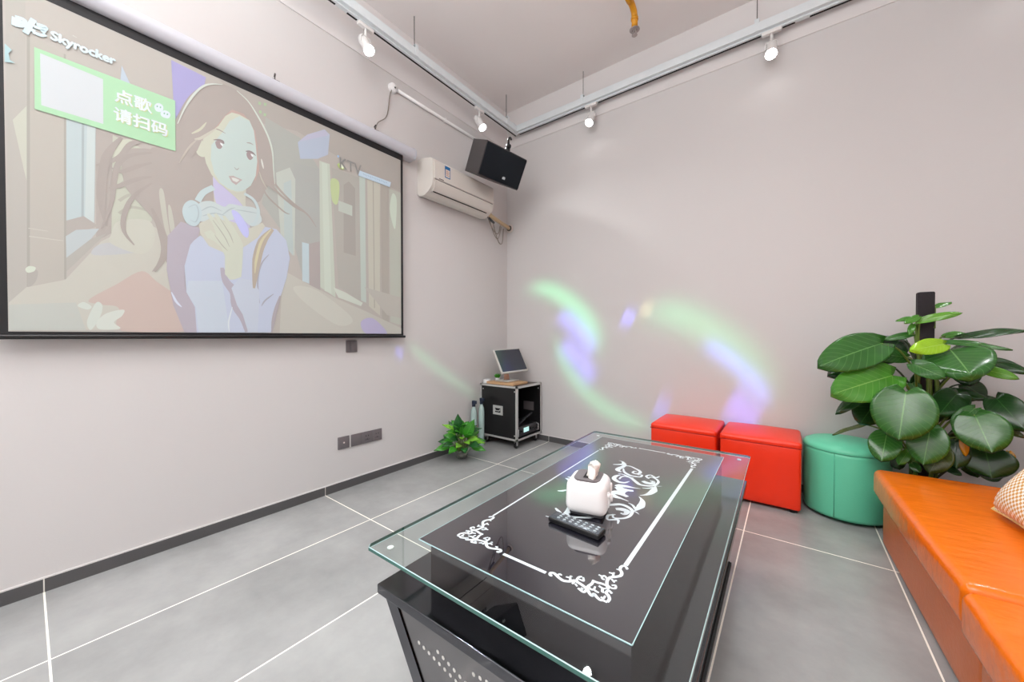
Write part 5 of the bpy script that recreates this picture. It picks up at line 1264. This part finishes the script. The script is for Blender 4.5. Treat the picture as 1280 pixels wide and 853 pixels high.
# ------------------------------------------------------------------ coloured party light (a real lamp throwing moving arcs)
DL = Vector((-.30, .75, 3.32))
t = thing('party_light', 'small black party light under the ceiling behind the camera', 'party light', tuple(DL))
aim = (Vector((-1.0, WY, .95)) - DL).normalized()
q = aim.to_track_quat('-Z', 'Y'); Rm = q.to_matrix()
MB().lathe([(.05, .11), (.07, .09), (.07, .0), (.055, -.01), (.0, -.01)], (0, 0, 0), 24, True, Rm).build('housing', M['black'], t)
MB().cyl((0, 0, .05), (0, 0, CZ - DL.z), .012, n=12).build('stem', M['black'], t)
d = bpy.data.lights.new('party_spot', 'SPOT'); d.energy = DISCO_W; d.spot_size = R(125); d.spot_blend = .15; d.shadow_soft_size = .004
lo = bpy.data.objects.new('party_spot', d); COL.objects.link(lo); lo.parent = t; lo.location = aim * .03; lo.rotation_euler = q.to_euler()
d.use_nodes = True; nt = d.node_tree; em = nt.nodes['Emission']
tcn = nt.nodes.new('ShaderNodeTexCoord'); sep = nt.nodes.new('ShaderNodeSeparateXYZ'); nt.links.new(tcn.outputs['Normal'], sep.inputs[0])
def mth(op, a, b=None, c=None, clampit=False):
    n = nt.nodes.new('ShaderNodeMath'); n.operation = op; n.use_clamp = clampit
    for i, v in enumerate((a, b, c)):
        if v is None: continue
        if isinstance(v, (int, float)): n.inputs[i].default_value = v
        else: nt.links.new(v, n.inputs[i])
    return n.outputs[0]
zz = mth('ABSOLUTE', sep.outputs[2]); X_ = mth('DIVIDE', sep.outputs[0], zz); Y_ = mth('DIVIDE', sep.outputs[1], zz)
Ri = Rm.inverted(); LP = DL + aim * .03
def loc2(p):
    v = Ri @ (Vector(p) - LP); return (v.x / -v.z, v.y / -v.z)
acc = None
def smooth_arc(p3, wd, col, gain):
    global acc
    (x1, y1), (x2, y2), (x3, y3) = [loc2(p) for p in p3]
    dd = 2 * (x1 * (y2 - y3) + x2 * (y3 - y1) + x3 * (y1 - y2))
    ux = ((x1 ** 2 + y1 ** 2) * (y2 - y3) + (x2 ** 2 + y2 ** 2) * (y3 - y1) + (x3 ** 2 + y3 ** 2) * (y1 - y2)) / dd
    uy = ((x1 ** 2 + y1 ** 2) * (x3 - x2) + (x2 ** 2 + y2 ** 2) * (x1 - x3) + (x3 ** 2 + y3 ** 2) * (x2 - x1)) / dd
    rad = math.hypot(x1 - ux, y1 - uy)
    mx_, my_ = x2 - ux, y2 - uy; ml = math.hypot(mx_, my_); mx_ /= ml; my_ /= ml
    ch = math.hypot(x3 - x1, y3 - y1) / 2
    dx = mth('SUBTRACT', X_, ux); dy = mth('SUBTRACT', Y_, uy)
    rr_ = mth('SQRT', mth('ADD', mth('MULTIPLY', dx, dx), mth('MULTIPLY', dy, dy)))
    dr_ = mth('DIVIDE', mth('SUBTRACT', rr_, rad), wd / 2)
    g1 = mth('POWER', 2.718, mth('MULTIPLY', mth('MULTIPLY', dr_, dr_), -1.1))
    tg = mth('DIVIDE', mth('ADD', mth('MULTIPLY', dx, -my_), mth('MULTIPLY', dy, mx_)), ch)   # along the chord
    t4 = mth('POWER', mth('ABSOLUTE', tg), 6.0)
    g2 = mth('POWER', 2.718, mth('MULTIPLY', t4, -1.0))
    sidev = mth('GREATER_THAN', mth('ADD', mth('MULTIPLY', dx, mx_), mth('MULTIPLY', dy, my_)), 0.0)
    g = mth('MULTIPLY', mth('MULTIPLY', mth('MULTIPLY', g1, g2), sidev), gain)
    vm = nt.nodes.new('ShaderNodeVectorMath'); vm.operation = 'SCALE'; vm.inputs[0].default_value = col; nt.links.new(g, vm.inputs['Scale'])
    if acc is None: acc = vm.outputs[0]
    else:
        ad = nt.nodes.new('ShaderNodeVectorMath'); ad.operation = 'ADD'; nt.links.new(acc, ad.inputs[0]); nt.links.new(vm.outputs[0], ad.inputs[1]); acc = ad.outputs[0]
Gc = (.10, 1.0, .38); Bc = (.16, .16, 1.0)
B_ = lambda *ps: [(x, WY, z) for x, z in ps]
smooth_arc(B_((-2.25, 1.649), (-1.765, 1.44), (-1.457, 1.065)), 0.045, Gc, 0.55)
smooth_arc(B_((-1.921, 1.005), (-1.562, 0.536), (-0.976, 0.296)), 0.03, Gc, 0.45)
smooth_arc(B_((-0.96, 1.326), (-0.495, 1.135), (-0.067, 0.666)), 0.07, Gc, 0.3)
smooth_arc(B_((-1.875, 1.324), (-1.676, 1.167), (-1.505, 0.95)), 0.04, Bc, 1.0)
smooth_arc(B_((-1.846, 1.039), (-1.675, 0.866), (-1.504, 0.68)), 0.04, Bc, 1.0)
smooth_arc(B_((-0.54, 1.039), (-0.318, 0.869), (-0.115, 0.632)), 0.035, Bc, 0.8)
smooth_arc(B_((-0.381, 0.617), (-0.284, 0.522), (-0.202, 0.442)), 0.07, Bc, 0.9)
smooth_arc(B_((-1.224, 1.294), (-1.172, 1.263), (-1.121, 1.24)), 0.04, Bc, 0.7)
smooth_arc(B_((-0.936, 0.491), (-0.882, 0.462), (-0.83, 0.434)), 0.05, Bc, 0.5)
smooth_arc(B_((-1.05, 1.373), (-1.008, 1.335), (-0.967, 1.306)), 0.04, (.7,.55,.25), 0.3)
smooth_arc([(-2.56, 1.944, 1.036), (-2.56, 2.318, 0.772), (-2.56, 2.724, 0.522)], .03, Gc, .22)
smooth_arc([(-2.56, 1.818, 0.999), (-2.56, 1.857, 0.965), (-2.56, 1.896, 0.944)], .03, Bc, .4)
nt.links.new(acc, em.inputs['Color']); em.inputs['Strength'].default_value = 1.0
